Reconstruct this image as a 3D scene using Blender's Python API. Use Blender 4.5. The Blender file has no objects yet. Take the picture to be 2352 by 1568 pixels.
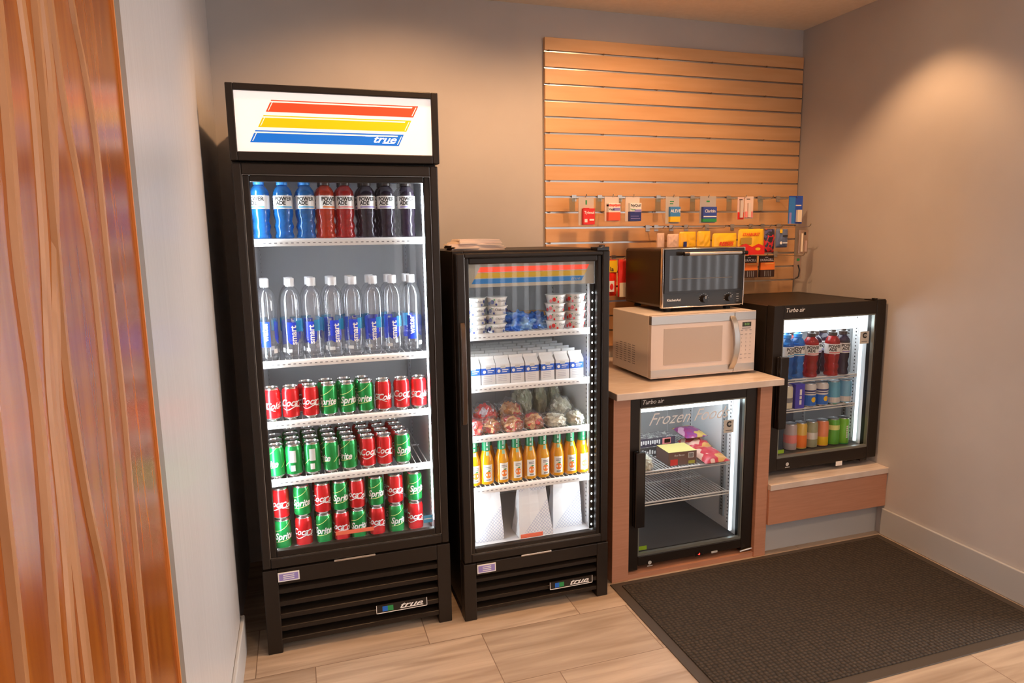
import bpy, bmesh, math, random
from mathutils import Vector, Matrix
PI = math.pi
random.seed(7)
S = bpy.context.scene
COL = S.collection

# ------------------------------------------------------------------ camera
def cam_axes(yaw, pitch, roll):
    f = Vector((math.sin(yaw)*math.cos(pitch), math.cos(yaw)*math.cos(pitch), math.sin(pitch)))
    r = Vector((math.cos(yaw), -math.sin(yaw), 0)); u = r.cross(f)
    c, s = math.cos(roll), math.sin(roll)
    return r*c+u*s, -r*s+u*c, f
cr, cu, cf = cam_axes(.3087, -.156, -.0145)
cd = bpy.data.cameras.new('camera'); cam = bpy.data.objects.new('camera', cd); COL.objects.link(cam)
cd.sensor_width = 36; cd.lens = 1537.0/2352*36; cd.clip_start = .02
m = Matrix((cr, cu, -cf)).transposed().to_4x4(); m.translation = Vector((.1829, -2.4082, 1.5004))
cam.matrix_world = m
S.camera = cam

# ------------------------------------------------------------------ world, exposure, downlights
W = bpy.data.worlds.new('lobby_daylight'); S.world = W; W.use_nodes = True
bg = W.node_tree.nodes['Background']; bg.inputs[0].default_value = (.97, .93, .94, 1); bg.inputs[1].default_value = .93
_nt = W.node_tree; _tc = _nt.nodes.new('ShaderNodeTexCoord'); _sp = _nt.nodes.new('ShaderNodeSeparateXYZ'); _mr = _nt.nodes.new('ShaderNodeMapRange')
_nt.links.new(_tc.outputs['Generated'], _sp.inputs[0]); _nt.links.new(_sp.outputs[1], _mr.inputs[0]); _nt.links.new(_mr.outputs[0], bg.inputs[1])
_mr.inputs[1].default_value = -.45; _mr.inputs[2].default_value = -.75; _mr.inputs[3].default_value = .93; _mr.inputs[4].default_value = 3.6   # open sky behind the lobby
S.view_settings.view_transform = 'Standard'; S.view_settings.look = 'None'
S.view_settings.exposure = 0.0; S.view_settings.gamma = 1; S.view_settings.use_curve_mapping = False
S.cycles.max_bounces = 8; S.cycles.transparent_max_bounces = 24; S.cycles.glossy_bounces = 4
S.cycles.caustics_reflective = False; S.cycles.caustics_refractive = False
CEIL = 2.586
LIGHTS = [(.66, -.20, 77, 2.2, .42), (1.72, -.15, 74, 2.2, .42), (2.56, -.09, 50, 1.75, 0)]
def lamp_light(x, y, p, spot=2.12, tilt=0, col=(1, .53, .24), blend=.55, sz=.045):
    l = bpy.data.lights.new('downlight_or_fill', 'SPOT'); l.energy = p; l.color = col
    l.spot_size = spot; l.spot_blend = blend; l.shadow_soft_size = sz
    o = bpy.data.objects.new('downlight_or_fill', l); o.location = (x, y, CEIL-.012); o.rotation_euler = (tilt, 0, 0); COL.objects.link(o)
for x, y, p, sp_, ti_ in LIGHTS: lamp_light(x, y, p, sp_, ti_)
for x, y, p in [(.9, -1.9, 70), (2.6, -1.9, 70), (1.8, -3.6, 80), (4.4, -3.0, 80)]: lamp_light(x, y, p, spot=2.7, blend=.9, col=(1, .66, .40), sz=.12)  # unseen lobby spots added as warm fill, without fixtures
# unseen area lamp added as daylight fill, set far right clear of glass reflections
al = bpy.data.lights.new('daylight_fill', 'AREA'); al.shape = 'RECTANGLE'; al.size = 2.6; al.size_y = 1.9; al.energy = 340; al.color = (1, .955, .93)
ao = bpy.data.objects.new('daylight_fill', al); ao.location = (7.9, -2.7, 1.45); ao.rotation_euler = (PI/2, 0, PI/2-.22); COL.objects.link(ao)

# ------------------------------------------------------------------ materials
def mat(name, col, rough=.5, metal=0, emit=None, es=0, spec=.5, coat=0, alpha=None):
    m = bpy.data.materials.new(name); m.use_nodes = True
    b = m.node_tree.nodes['Principled BSDF']
    b.inputs['Base Color'].default_value = (*col, 1); b.inputs['Roughness'].default_value = rough
    b.inputs['Metallic'].default_value = metal; b.inputs['Specular IOR Level'].default_value = spec
    if coat: b.inputs['Coat Weight'].default_value = coat; b.inputs['Coat Roughness'].default_value = .08
    if emit: b.inputs['Emission Color'].default_value = (*emit, 1); b.inputs['Emission Strength'].default_value = es
    return m
def nd(m, t, **kw):
    n = m.node_tree.nodes.new(t)
    for k, v in kw.items(): setattr(n, k, v)
    return n
def lk(m, a, b): m.node_tree.links.new(a, b)
def noisy(m, scale=(1, 1, 1), c1=None, c2=None, ns=5, bump=0, detail=3, lo=.35, hi=.65, gen='Object'):
    b = m.node_tree.nodes['Principled BSDF']
    tc = nd(m, 'ShaderNodeTexCoord'); mp = nd(m, 'ShaderNodeMapping'); mp.inputs['Scale'].default_value = scale
    lk(m, tc.outputs[gen], mp.inputs[0]); no = nd(m, 'ShaderNodeTexNoise'); no.inputs['Scale'].default_value = ns
    no.inputs['Detail'].default_value = detail; lk(m, mp.outputs[0], no.inputs[0])
    if c1:
        r = nd(m, 'ShaderNodeValToRGB'); r.color_ramp.elements[0].position = lo; r.color_ramp.elements[1].position = hi
        r.color_ramp.elements[0].color = (*c1, 1); r.color_ramp.elements[1].color = (*c2, 1)
        lk(m, no.outputs[0], r.inputs[0]); lk(m, r.outputs[0], b.inputs['Base Color'])
    if bump:
        bp = nd(m, 'ShaderNodeBump'); bp.inputs['Strength'].default_value = bump; bp.inputs['Distance'].default_value = .004
        lk(m, no.outputs[0], bp.inputs['Height']); lk(m, bp.outputs[0], b.inputs['Normal'])
    return m
def clear(name, tint=(1, 1, 1), refl=1.0, diff=0, dcol=(1, 1, 1), rough=.02, ior=1.45):
    """thin clear sheet or plastic: light passes, Fresnel gloss on top, optional milky share"""
    m = bpy.data.materials.new(name); m.use_nodes = True; nt = m.node_tree; nt.nodes.clear()
    out = nd(m, 'ShaderNodeOutputMaterial'); tr = nd(m, 'ShaderNodeBsdfTransparent'); tr.inputs[0].default_value = (*tint, 1)
    gl = nd(m, 'ShaderNodeBsdfGlossy'); gl.inputs['Roughness'].default_value = rough
    fr = nd(m, 'ShaderNodeLayerWeight'); fr.inputs[0].default_value = .5
    p5 = nd(m, 'ShaderNodeMath', operation='POWER'); p5.inputs[1].default_value = 4; lk(m, fr.outputs['Facing'], p5.inputs[0])
    ma = nd(m, 'ShaderNodeMath', operation='MULTIPLY_ADD'); ma.inputs[1].default_value = .9; ma.inputs[2].default_value = .05; lk(m, p5.outputs[0], ma.inputs[0])
    mu = nd(m, 'ShaderNodeMath', operation='MULTIPLY'); mu.inputs[1].default_value = refl; mu.use_clamp = True; lk(m, ma.outputs[0], mu.inputs[0])
    src = tr.outputs[0]
    if diff:
        df = nd(m, 'ShaderNodeBsdfDiffuse'); df.inputs[0].default_value = (*dcol, 1)
        mx = nd(m, 'ShaderNodeMixShader'); mx.inputs[0].default_value = diff
        lk(m, src, mx.inputs[1]); lk(m, df.outputs[0], mx.inputs[2]); src = mx.outputs[0]
    mx = nd(m, 'ShaderNodeMixShader'); lk(m, mu.outputs[0], mx.inputs[0]); lk(m, src, mx.inputs[1]); lk(m, gl.outputs[0], mx.inputs[2])
    lk(m, mx.outputs[0], out.inputs[0])
    return m
wall_m = noisy(mat('painted_wall', (.49, .475, .475), .7), (1, 1, 1), (.475, .46, .46), (.51, .495, .495), 3, .02)
lwall_m = noisy(mat('vinyl_wallcovering', (.55, .54, .54), .33), (1, 60, .8), (.53, .52, .525), (.60, .59, .595), 4, .06)
ceil_m = noisy(mat('ceiling_paint', (.86, .75, .62), .85), (1, 1, 1), (.84, .73, .60), (.88, .77, .64), 40, .05)
base_m = mat('baseboard_paint', (.46, .47, .48), .45)
slat_m = noisy(mat('maple_laminate', (.66, .40, .20), .42), (.6, 1, 6), (.64, .36, .165), (.70, .42, .21), 4, .01)
metal_m = mat('aluminium', (.62, .60, .58), .28, 1)
dark_slot = mat('slot_dark_brown', (.16, .09, .05), .7)  # dark brown shared by the groove backing and the screw heads
blk = noisy(mat('black_powder_coat', (.014, .009, .006), .42, spec=.35), (1, 1, 1), None, None, 500, .05)
blk2 = mat('black_gloss', (.012, .010, .010), .15)
blkrub = mat('black_rubber', (.02, .02, .02), .6)
dk = mat('dark_recess', (.012, .010, .009), .6)
liner = mat('white_liner', (.62, .63, .66), .45)
linergrey = mat('grey_liner', (.62, .62, .64), .5); linerdk = mat('slate_liner', (.20, .20, .24), .5)
white = mat('white_enamel', (.82, .83, .84), .35)
wire = mat('white_coated_wire', (.80, .80, .80), .35)
tick = mat('grey_print', (.22, .22, .24), .6)
chrome = mat('chrome', (.8, .8, .8), .12, 1)
steel = noisy(mat('brushed_steel', (.55, .53, .51), .3, 1), (1, 1, 80), None, None, 8, .02)
glass = clear('cooler_glass', (.98, .985, .985), .38)
def emis(name, col, s):
    m = bpy.data.materials.new(name); m.use_nodes = True; nt = m.node_tree; nt.nodes.clear()
    o = nd(m, 'ShaderNodeOutputMaterial'); e = nd(m, 'ShaderNodeEmission'); e.inputs[0].default_value = (*col, 1); e.inputs[1].default_value = s
    lk(m, e.outputs[0], o.inputs[0]); return m
led = emis('led_tube', (.88, .96, 1), 34)
led2 = emis('led_tube_bright', (.90, .97, 1), 7)
led3 = emis('led_tube_small', (.80, .93, 1), 9); led4 = emis('led_strip_soft', (.82, .94, 1), 1.9)
leddot = emis('led_dot', (.9, .97, 1), 30)
ledwarm = emis('downlight_glow', (1, .72, .45), 8)
ledred = emis('red_digits', (1, .03, .02), 4)
ledlcd = emis('clock_digits', (.5, .75, .2), .5)
def flat(name, col, rough=.45): return mat(name, col, rough)
red = flat('print_red', (.72, .02, .015)); yel = flat('print_yellow', (.85, .55, .01)); blu = flat('print_blue', (.01, .14, .62))
wht = flat('print_white', (.85, .85, .85)); inkb = flat('print_black', (.02, .02, .02)); grn = flat('print_green', (.02, .28, .08))
org = flat('print_orange', (.85, .20, .02)); lilac = flat('print_lilac', (.30, .25, .60)); pink = flat('print_pink', (.80, .25, .25))
salm = flat('salmon_sticker', (.85, .20, .12)); dblue = flat('print_navy', (.02, .03, .20)); skyb = flat('print_sky_blue', (.08, .40, .75))
lime = flat('lime_sticker', (.25, .45, .02)); gold = flat('print_gold', (.80, .42, .10)); cream = flat('print_cream', (.80, .70, .55))
canred = mat('red_can_paint', (.72, .015, .02), .25, .35); cangreen = mat('green_can_paint', (.01, .33, .07), .25, .4)
alum = mat('can_aluminium', (.75, .75, .75), .22, 1)
silverink = mat('silver_ink', (.72, .74, .74), .35, .3)
paleyel = flat('pale_yellow_ink', (.75, .85, .30))

# ------------------------------------------------------------------ mesh helpers
_tc = {}
def text_geo(s, size, shear=0, bold=0):
    k = (s, size, shear, bold)
    if k not in _tc:
        c = bpy.data.curves.new('t', 'FONT'); c.body = s; c.size = size; c.shear = shear; c.offset = bold; c.resolution_u = 3
        c.align_x = 'CENTER'; c.align_y = 'CENTER'
        o = bpy.data.objects.new('t', c); COL.objects.link(o)
        dg = bpy.context.evaluated_depsgraph_get(); me = bpy.data.meshes.new_from_object(o.evaluated_get(dg))
        _tc[k] = ([v.co.copy() for v in me.vertices], [tuple(p.vertices) for p in me.polygons])
        bpy.data.objects.remove(o); bpy.data.meshes.remove(me); bpy.data.curves.remove(c)
    return _tc[k]
FRONT = Matrix.Rotation(PI/2, 4, 'X')
class M:
    def __init__(s): s.bm = bmesh.new()
    def face(s, vs, mi=0):
        try:
            f = s.bm.faces.new(vs); f.material_index = mi; return f
        except ValueError: return None
    def box(s, x0, x1, y0, y1, z0, z1, mi=0, mat4=None):
        co = [(x, y, z) for x in (x0, x1) for y in (y0, y1) for z in (z0, z1)]
        v = [s.bm.verts.new(mat4 @ Vector(c) if mat4 else c) for c in co]
        for f in ((0, 1, 3, 2), (4, 6, 7, 5), (0, 4, 5, 1), (2, 3, 7, 6), (0, 2, 6, 4), (1, 5, 7, 3)): s.face([v[i] for i in f], mi)
        return s
    def lathe(s, prof, n=24, mi=0, c=(0, 0, 0), mis=None):
        rings = []
        for r, z in prof:
            if r < 1e-6: rings.append([s.bm.verts.new((c[0], c[1], c[2]+z))])
            else: rings.append([s.bm.verts.new((c[0]+r*math.cos(2*PI*i/n), c[1]+r*math.sin(2*PI*i/n), c[2]+z)) for i in range(n)])
        for k in range(len(rings)-1):
            a, b = rings[k], rings[k+1]; q = mis[k] if mis else mi
            for i in range(n):
                j = (i+1) % n
                if len(a) == 1 and len(b) > 1: s.face([a[0], b[j], b[i]], q)
                elif len(b) == 1 and len(a) > 1: s.face([a[i], a[j], b[0]], q)
                elif len(a) > 1: s.face([a[i], a[j], b[j], b[i]], q)
        return s
    def tube(s, pts, r, n=8, mi=0):
        pts = [Vector(p) for p in pts]; rings = []
        for k, p in enumerate(pts):
            d = (pts[min(k+1, len(pts)-1)]-pts[max(k-1, 0)]).normalized()
            a = d.orthogonal().normalized() if k == 0 else (pa-d*pa.dot(d)).normalized()
            pa = a; b = d.cross(a)
            rings.append([s.bm.verts.new(p+a*r*math.cos(2*PI*i/n)+b*r*math.sin(2*PI*i/n)) for i in range(n)])
        for k in range(len(rings)-1):
            for i in range(n): s.face([rings[k][i], rings[k][(i+1) % n], rings[k+1][(i+1) % n], rings[k+1][i]], mi)
        s.face(rings[0][::-1], mi); s.face(rings[-1], mi)
        return s
    def prism(s, poly, axis, a, b, mi=0):
        """poly in the two other axes, extruded along axis from a to b"""
        def P(u, v, w):
            return {'x': (w, u, v), 'y': (u, w, v), 'z': (u, v, w)}[axis]
        A = [s.bm.verts.new(P(u, v, a)) for u, v in poly]; B = [s.bm.verts.new(P(u, v, b)) for u, v in poly]
        n = len(poly); s.face(A, mi); s.face(B[::-1], mi)
        for i in range(n): s.face([A[i], B[i], B[(i+1) % n], A[(i+1) % n]], mi)
        return s
    def text(s, t, size, x, y, z, mi=0, shear=0, bold=0, wrap=None, rot=0, sx=1, mat4=None):
        """letters facing -Y at (x,y,z); wrap=R bends them round the z axis (x,y then ignored)"""
        vs, fs = text_geo(t, size, shear, bold)
        tb = bmesh.new(); tv = [tb.verts.new((v.x*sx, v.y, 0)) for v in vs]
        for f in fs:
            try: tb.faces.new([tv[i] for i in f])
            except ValueError: pass
        if rot: bmesh.ops.rotate(tb, verts=tb.verts, cent=(0, 0, 0), matrix=Matrix.Rotation(rot, 3, 'Z'))
        if wrap:
            xs = [v.co.x for v in tb.verts]; a, b = min(xs), max(xs); st = wrap*.22; k = a+st
            while k < b:
                bmesh.ops.bisect_plane(tb, geom=tb.verts[:]+tb.edges[:]+tb.faces[:], plane_co=(k, 0, 0), plane_no=(1, 0, 0)); k += st
        mp = {}
        for v in tb.verts:
            if wrap:
                an = -PI/2+(v.co.x+x)/wrap; p = Vector((wrap*math.cos(an), wrap*math.sin(an), v.co.y+z))
            else: p = Vector((x+v.co.x, y, z+v.co.y))
            if mat4: p = mat4 @ p
            mp[v] = s.bm.verts.new(p)
        for f in tb.faces: s.face([mp[v] for v in f.verts], mi)
        tb.free(); return s
    def patch(s, x0, x1, z0, z1, R, mi=0, n=8):
        """curved rectangle on a cylinder of radius R, x as arc length, centred on -Y"""
        pr = None
        for i in range(n+1):
            an = -PI/2+(x0+(x1-x0)*i/n)/R
            c = [s.bm.verts.new((R*math.cos(an), R*math.sin(an), z)) for z in (z0, z1)]
            if pr: s.face([pr[0], c[0], c[1], pr[1]], mi)
            pr = c
        return s
    def ribbon(s, pts, w, R, mi=0):
        """line of width w drawn on a cylinder; pts are (arc x, z)"""
        pr = None; n = len(pts)
        for i, (x, z) in enumerate(pts):
            ww = w*(.35+.65*math.sin(PI*(i+.5)/n)); an = -PI/2+x/R
            c = [s.bm.verts.new((R*math.cos(an), R*math.sin(an), z+q)) for q in (-ww/2, ww/2)]
            if pr: s.face([pr[0], c[0], c[1], pr[1]], mi)
            pr = c
        return s
    def disc(s, x, y, z, r, mi=0, n=16, rz=None, R=None):
        """flat disc facing -Y, or lying on a cylinder of radius R"""
        vs = []
        for i in range(n):
            u = x+r*math.cos(2*PI*i/n); w = z+(rz or r)*math.sin(2*PI*i/n)
            if R: an = -PI/2+u/R; vs.append(s.bm.verts.new((R*math.cos(an), R*math.sin(an), w)))
            else: vs.append(s.bm.verts.new((u, y, w)))
        if R:
            an = -PI/2+x/R; c = s.bm.verts.new((R*math.cos(an)*1.004, R*math.sin(an)*1.004, z))
            for i in range(n): s.face([vs[i], vs[(i+1) % n], c], mi)
        else: s.face(vs, mi)
        return s
    def blob(s, c, r, seed=0, amp=.12, mi=0, flat=True, sub=3, lump=3.0, crumple=0):
        from mathutils import noise
        b2 = bmesh.new(); bmesh.ops.create_icosphere(b2, subdivisions=sub, radius=1)
        mp = {}
        for v in b2.verts:
            d = v.co.normalized(); k = 1+amp*noise.noise(d*lump+Vector((seed*7.3, seed*3.1, seed)))*2+amp*.5*noise.noise(d*lump*2.7+Vector((seed, 5, seed*2)))+crumple*abs(noise.noise(d*9+Vector((seed, 1, 3))))*2
            z = d.z*k
            if flat and z < -.55: z = -.55
            mp[v] = s.bm.verts.new((c[0]+d.x*k*r[0], c[1]+d.y*k*r[1], c[2]+(z+(.55 if flat else 0))*r[2]))
        for f in b2.faces: s.face([mp[v] for v in f.verts], mi)
        b2.free(); return s
    def build(s, name, mats, parent=None, smooth=True, bevel=0, seg=2, loc=None, recalc=True):
        if recalc: bmesh.ops.recalc_face_normals(s.bm, faces=s.bm.faces)
        me = bpy.data.meshes.new(name); s.bm.to_mesh(me); s.bm.free()
        for q in (mats if isinstance(mats, (list, tuple)) else [mats]): me.materials.append(q)
        if smooth:
            me.polygons.foreach_set('use_smooth', [True]*len(me.polygons)); me.set_sharp_from_angle(angle=math.radians(38))
        o = bpy.data.objects.new(name, me); COL.objects.link(o)
        if parent: o.parent = parent
        if loc: o.location = loc
        if bevel:
            b = o.modifiers.new('bevel', 'BEVEL'); b.width = bevel; b.segments = seg; b.limit_method = 'ANGLE'; b.angle_limit = math.radians(40)
        return o
def tag(o, label, cat, group=None):
    o['label'] = label; o['category'] = cat
    if group: o['group'] = group
    n = len(label.split())
    if n < 4 or n > 16: print('LABEL LENGTH', n, label)
    return o
def thing(name, label, cat, loc=(0, 0, 0), rz=0, group=None):
    o = bpy.data.objects.new(name, None); o.empty_display_size = .02; COL.objects.link(o); o.location = loc; o.rotation_euler = (0, 0, rz)
    return tag(o, label, cat, group)
def struct(o): o['kind'] = 'structure'; return o
def dup(root, loc, rz=0, label=None, group=None, swap=None):
    def cp(o, par):
        c = o.copy(); COL.objects.link(c)
        if par: c.parent = par
        if swap and c.type == 'MESH':
            pass
        for ch in o.children: cp(ch, c)
        return c
    r = cp(root, None); r.location = loc; r.rotation_euler = (root.rotation_euler.x, root.rotation_euler.y, rz)
    if label: tag(r, label, r['category'], group or r.get('group'))
    return r
class Proto:
    """the first placing moves the prototype itself, later ones copy it"""
    def __init__(s, root): s.root = root; s.used = False
    def put(s, loc, rz=0, label=None, group=None):
        if not s.used:
            s.used = True; s.root.location = loc; s.root.rotation_euler.z = rz
            if label: tag(s.root, label, s.root['category'], group or s.root.get('group'))
            return s.root
        return dup(s.root, loc, rz, label, group)
ORD = ['first', 'second', 'third', 'fourth', 'fifth', 'sixth', 'seventh', 'eighth', 'ninth', 'tenth']

# ================================================================== THE ROOM
BACK = .785; XR = 2.898; XL = -.089; BH = .137
# floor of pale wood-look tiles, running bond by thirds
fm = mat('wood_look_tile', (.6, .45, .35), .38)
def floor_nodes(m):
    b = m.node_tree.nodes['Principled BSDF']; tc = nd(m, 'ShaderNodeTexCoord'); sp = nd(m, 'ShaderNodeSeparateXYZ'); lk(m, tc.outputs['Object'], sp.inputs[0])
    def mth(op, a, b2=None, c=None):
        n = nd(m, 'ShaderNodeMath', operation=op)
        for i, v in enumerate((a, b2, c)):
            if v is None: continue
            if isinstance(v, (int, float)): n.inputs[i].default_value = v
            else: lk(m, v, n.inputs[i])
        return n.outputs[0]
    v = mth('DIVIDE', mth('ADD', sp.outputs[1], .43), .305); row = mth('FLOOR', v)
    u = mth('DIVIDE', mth('ADD', mth('SUBTRACT', sp.outputs[0], .16), mth('MULTIPLY', row, .2)), .61); colu = mth('FLOOR', u)
    fu = mth('FRACT', u); fv = mth('FRACT', v)
    g = mth('MAXIMUM', mth('LESS_THAN', fu, .0055), mth('LESS_THAN', fv, .010))
    cb = nd(m, 'ShaderNodeCombineXYZ'); lk(m, row, cb.inputs[0]); lk(m, colu, cb.inputs[1])
    wn = nd(m, 'ShaderNodeTexWhiteNoise', noise_dimensions='2D'); lk(m, cb.outputs[0], wn.inputs[0])
    mp = nd(m, 'ShaderNodeMapping'); mp.inputs['Scale'].default_value = (1.3, 16, 1); lk(m, tc.outputs['Object'], mp.inputs[0])
    ad = nd(m, 'ShaderNodeVectorMath', operation='ADD'); sc = nd(m, 'ShaderNodeVectorMath', operation='SCALE'); sc.inputs['Scale'].default_value = 20
    lk(m, wn.outputs['Color'], sc.inputs[0]); lk(m, mp.outputs[0], ad.inputs[0]); lk(m, sc.outputs[0], ad.inputs[1])
    no = nd(m, 'ShaderNodeTexNoise'); no.inputs['Scale'].default_value = 1.6; no.inputs['Detail'].default_value = 5; no.inputs['Distortion'].default_value = .6; lk(m, ad.outputs[0], no.inputs[0])
    r = nd(m, 'ShaderNodeValToRGB'); e = r.color_ramp.elements; e[0].position = .3; e[0].color = (.30, .225, .165, 1); e[1].position = .72; e[1].color = (.50, .405, .315, 1)
    lk(m, no.outputs[0], r.inputs[0])
    hs = nd(m, 'ShaderNodeHueSaturation'); lk(m, r.outputs[0], hs.inputs['Color']); lk(m, mth('ADD', mth('MULTIPLY', wn.outputs[0], .22), .9), hs.inputs['Value'])
    mx = nd(m, 'ShaderNodeMix', data_type='RGBA'); lk(m, g, mx.inputs[0]); lk(m, hs.outputs[0], mx.inputs[6]); mx.inputs[7].default_value = (.20, .14, .10, 1)
    lk(m, mx.outputs[2], b.inputs['Base Color'])
floor_nodes(fm)
struct(M().box(-.4, 9, -5.3, BACK+.1, -.05, 0).build('floor', fm, smooth=False))
struct(M().box(-.4, 9, -5.3, BACK+.1, CEIL, CEIL+.08).build('ceiling', ceil_m, smooth=False))
struct(M().box(-.4, XR+.15, BACK, BACK+.1, 0, CEIL).build('wall_back', wall_m, smooth=False))
struct(M().box(XR, XR+.14, -.80, BACK, 0, CEIL).build('wall_right', wall_m, smooth=False))
w = M()
w.prism([(-.3, -5.3), (XL, -5.3), (XL, .045), (XL-.004, .056), (XL-.014, .062), (-.108, .063), (-.108, BACK), (-.3, BACK)], 'z', 0, CEIL)
struct(w.build('wall_left', lwall_m))
struct(M().box(-.3, 1.2, -5.4, -5.3, 0, CEIL).box(1.2, 9, -5.4, -5.3, 0, .35).box(1.2, 9, -5.4, -5.3, 2.35, CEIL).build('wall_rear', wall_m, smooth=False))
def bboard(poly, name):
    o = M().prism(poly, 'z', 0, BH).build(name, base_m, smooth=False, bevel=.004); return struct(o)
bboard([(XL, -5.3), (XL+.013, -5.3), (XL+.013, .072), (-.108, .072), (-.108, .063), (XL, .063)], 'baseboard_left')
bboard([(XR-.013, -.80), (XR, -.80), (XR, .05), (XR-.013, .05)], 'baseboard_right')
# lobby window behind the camera, with vertical blind vanes (seen mirrored in the glass fronts)
wf = struct(M().box(1.2, 1.26, -5.36, -5.28, .35, 2.35).box(8.9, 9, -5.36, -5.28, .35, 2.35).box(1.2, 9, -5.36, -5.28, .35, .41).box(1.2, 9, -5.36, -5.28, 2.29, 2.35).build('window_1', base_m, smooth=False))
M().box(1.26, 8.9, -5.345, -5.338, .41, 2.29).build('pane', glass, wf, smooth=False)
bl = thing('vertical_blind', 'grey vertical blind with long vanes hanging in the lobby window', 'blind', (1.3, -5.2, .45))
vm = mat('blind_vane', (.34, .33, .33), .7)
b0 = M().box(0, 7.5, -.02, .02, 1.83, 1.87).build('head_rail', white, bl)
for i in range(50):
    x = .08+i*.15; a = .5+.12*math.sin(i*1.7)
    M().box(-.045, .045, -.001, .001, 0, 1.83, mat4=Matrix.Translation((x, 0, 0)) @ Matrix.Rotation(a, 4, 'Z')).build('vane', vm, bl, smooth=False)
# glossy orange panel with pale reeds on the left wall, nearest the camera
pm = noisy(mat('orange_wood_resin', (.30, .08, .010), .24), (1, 14, .9), (.20, .042, .004), (.34, .10, .010), 2.2, .02, 4, .3, .7)
rm = noisy(mat('pale_reed', (.36, .165, .065), .5), (1, 20, 1), (.32, .14, .05), (.40, .19, .08), 3)
pn = thing('wall_panel', 'glossy orange wood panel with pale wavy reeds, at the left edge of the room', 'panel', (XL, -1.083, 0))
M().box(0, .006, -1.9, 0, .0, 2.5).build('backing', pm, pn, smooth=False)
M().box(.0, .010, 0, .006, .0, 2.5).build('edge_strip', mat('orange_edge', (.66, .24, .06), .35), pn, smooth=False)
reeds = [[(-1.545, 2.5), (-1.516, 1.759), (-1.508, 1.671), (-1.533, 1.499), (-1.572, 1.339), (-1.579, 1.191), (-1.606, 1.013), (-1.62, .3)],
         [(-1.45, 2.5), (-1.442, 1.782), (-1.440, 1.685), (-1.498, 1.499), (-1.553, 1.335), (-1.559, 1.183), (-1.56, .981), (-1.58, .3)],
         [(-1.44, 2.5), (-1.414, 1.690), (-1.383, 1.588), (-1.359, 1.475), (-1.366, 1.294), (-1.38, 1.108), (-1.387, .863), (-1.42, .3)],
         [(-1.36, 2.5), (-1.331, 1.817), (-1.296, 1.743), (-1.272, 1.641), (-1.282, 1.472), (-1.276, 1.274), (-1.294, 1.072), (-1.307, .808), (-1.32, .3)],
         [(-1.57, 2.5), (-1.585, 1.75), (-1.598, 1.611), (-1.618, 1.483), (-1.611, 1.348), (-1.627, 1.212), (-1.653, 1.045), (-1.66, .3)],
         [(-1.46, 2.5), (-1.46, 1.9), (-1.50, 1.50), (-1.512, 1.4), (-1.514, 1.327), (-1.499, 1.186), (-1.464, 1.052), (-1.474, .922), (-1.49, .3)],
         [(-1.70, 2.5), (-1.71, 1.6), (-1.72, 1.3), (-1.75, .9)], [(-1.80, 2.5), (-1.84, 1.6), (-1.80, 1.3), (-1.86, .6)]]
for k, rd in enumerate(reeds):
    q = M(); pr = None; wd = .021 if k in (1, 0, 4) else .015
    P = []
    for i in range(len(rd)-1):
        for t in range(5):
            a = t/5; P.append((rd[i][0]*(1-a)+rd[i+1][0]*a, rd[i][1]*(1-a)+rd[i+1][1]*a))
    P.append(rd[-1])
    for _ in range(3): P = [P[0]]+[((P[i-1][0]+2*P[i][0]+P[i+1][0])/4, (P[i-1][1]+2*P[i][1]+P[i+1][1])/4) for i in range(1, len(P)-1)]+[P[-1]]
    for (yy, zz) in P:
        c = [q.bm.verts.new((.0095+k*.0005 if abs(d) < 1 else .0061, yy+1.083+d*wd/2, zz)) for d in (-1, -.6, .6, 1)]
        if pr:
            for j in range(3): q.face([pr[j], pr[j+1], c[j+1], c[j]])
        pr = c
    q.build('reed', rm, pn, smooth=False)
q = M(); q.bm.verts.ensure_lookup_table(); kv = [q.bm.verts.new((.0062, -.162+.0045*math.cos(a*PI/6), 1.430+.008*math.sin(a*PI/6))) for a in range(12)]; q.face(kv); q.build('knot', flat('dark_knot', (.10, .015, .005)), pn, smooth=False)
struct(M().box(XL, XL+.009, -1.077, -1.028, BH, CEIL).build('trim_1', mat('taupe_trim', (.20, .17, .145), .5), smooth=False, bevel=.002))
# recessed downlights in the ceiling
dl = thing('downlight', 'recessed ceiling downlight above the tall cooler', 'ceiling light', (0, 0, 0))
M().lathe([(.075, 0), (.075, -.004), (.060, -.008), (.058, -.001)], 32).build('trim_ring', white, dl)
M().lathe([(0, -.002), (.057, -.002)], 32).build('lens', ledwarm, dl)
DL = Proto(dl)
for (x, y, *_), lb in zip(LIGHTS, ('above the tall cooler', 'in front of the slatted panel', 'near the right wall')):
    DL.put((x, y, CEIL), 0, 'recessed round ceiling downlight '+lb, 'ceiling downlights')

# ================================================================== SLATTED WALL PANEL
SX0, SX1, SF = 1.381, 2.892, .764
sw = thing('slatwall_panel', 'large maple slatted display panel with metal lined grooves on the back wall', 'display panel', (SX0, BACK, .92))
sm = M(); ins = M(); WD = SX1-SX0
slots = [2.377-.0763*i-.92 for i in range(19)]
zt = 2.44-.92
for zs in slots:
    sm.box(0, WD, SF-BACK, -.0005, zs+.0045, zt); zt = zs-.0045
sm.box(0, WD, SF-BACK, -.0005, 0, zt)
sm.build('boards', slat_m, sw, smooth=False, bevel=.0012, seg=1)
M().box(.001, WD-.001, -.008, -.0006, 0.01, 1.51).build('groove_backing', dark_slot, sw, smooth=False)
for zs in slots: ins.box(0, WD, SF-BACK+.001, -.008, zs-.0045, zs-.0022).box(0, WD, -.0105, -.008, zs-.0045, zs+.0045)
ins.build('metal_inserts', metal_m, sw, smooth=False)
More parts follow.
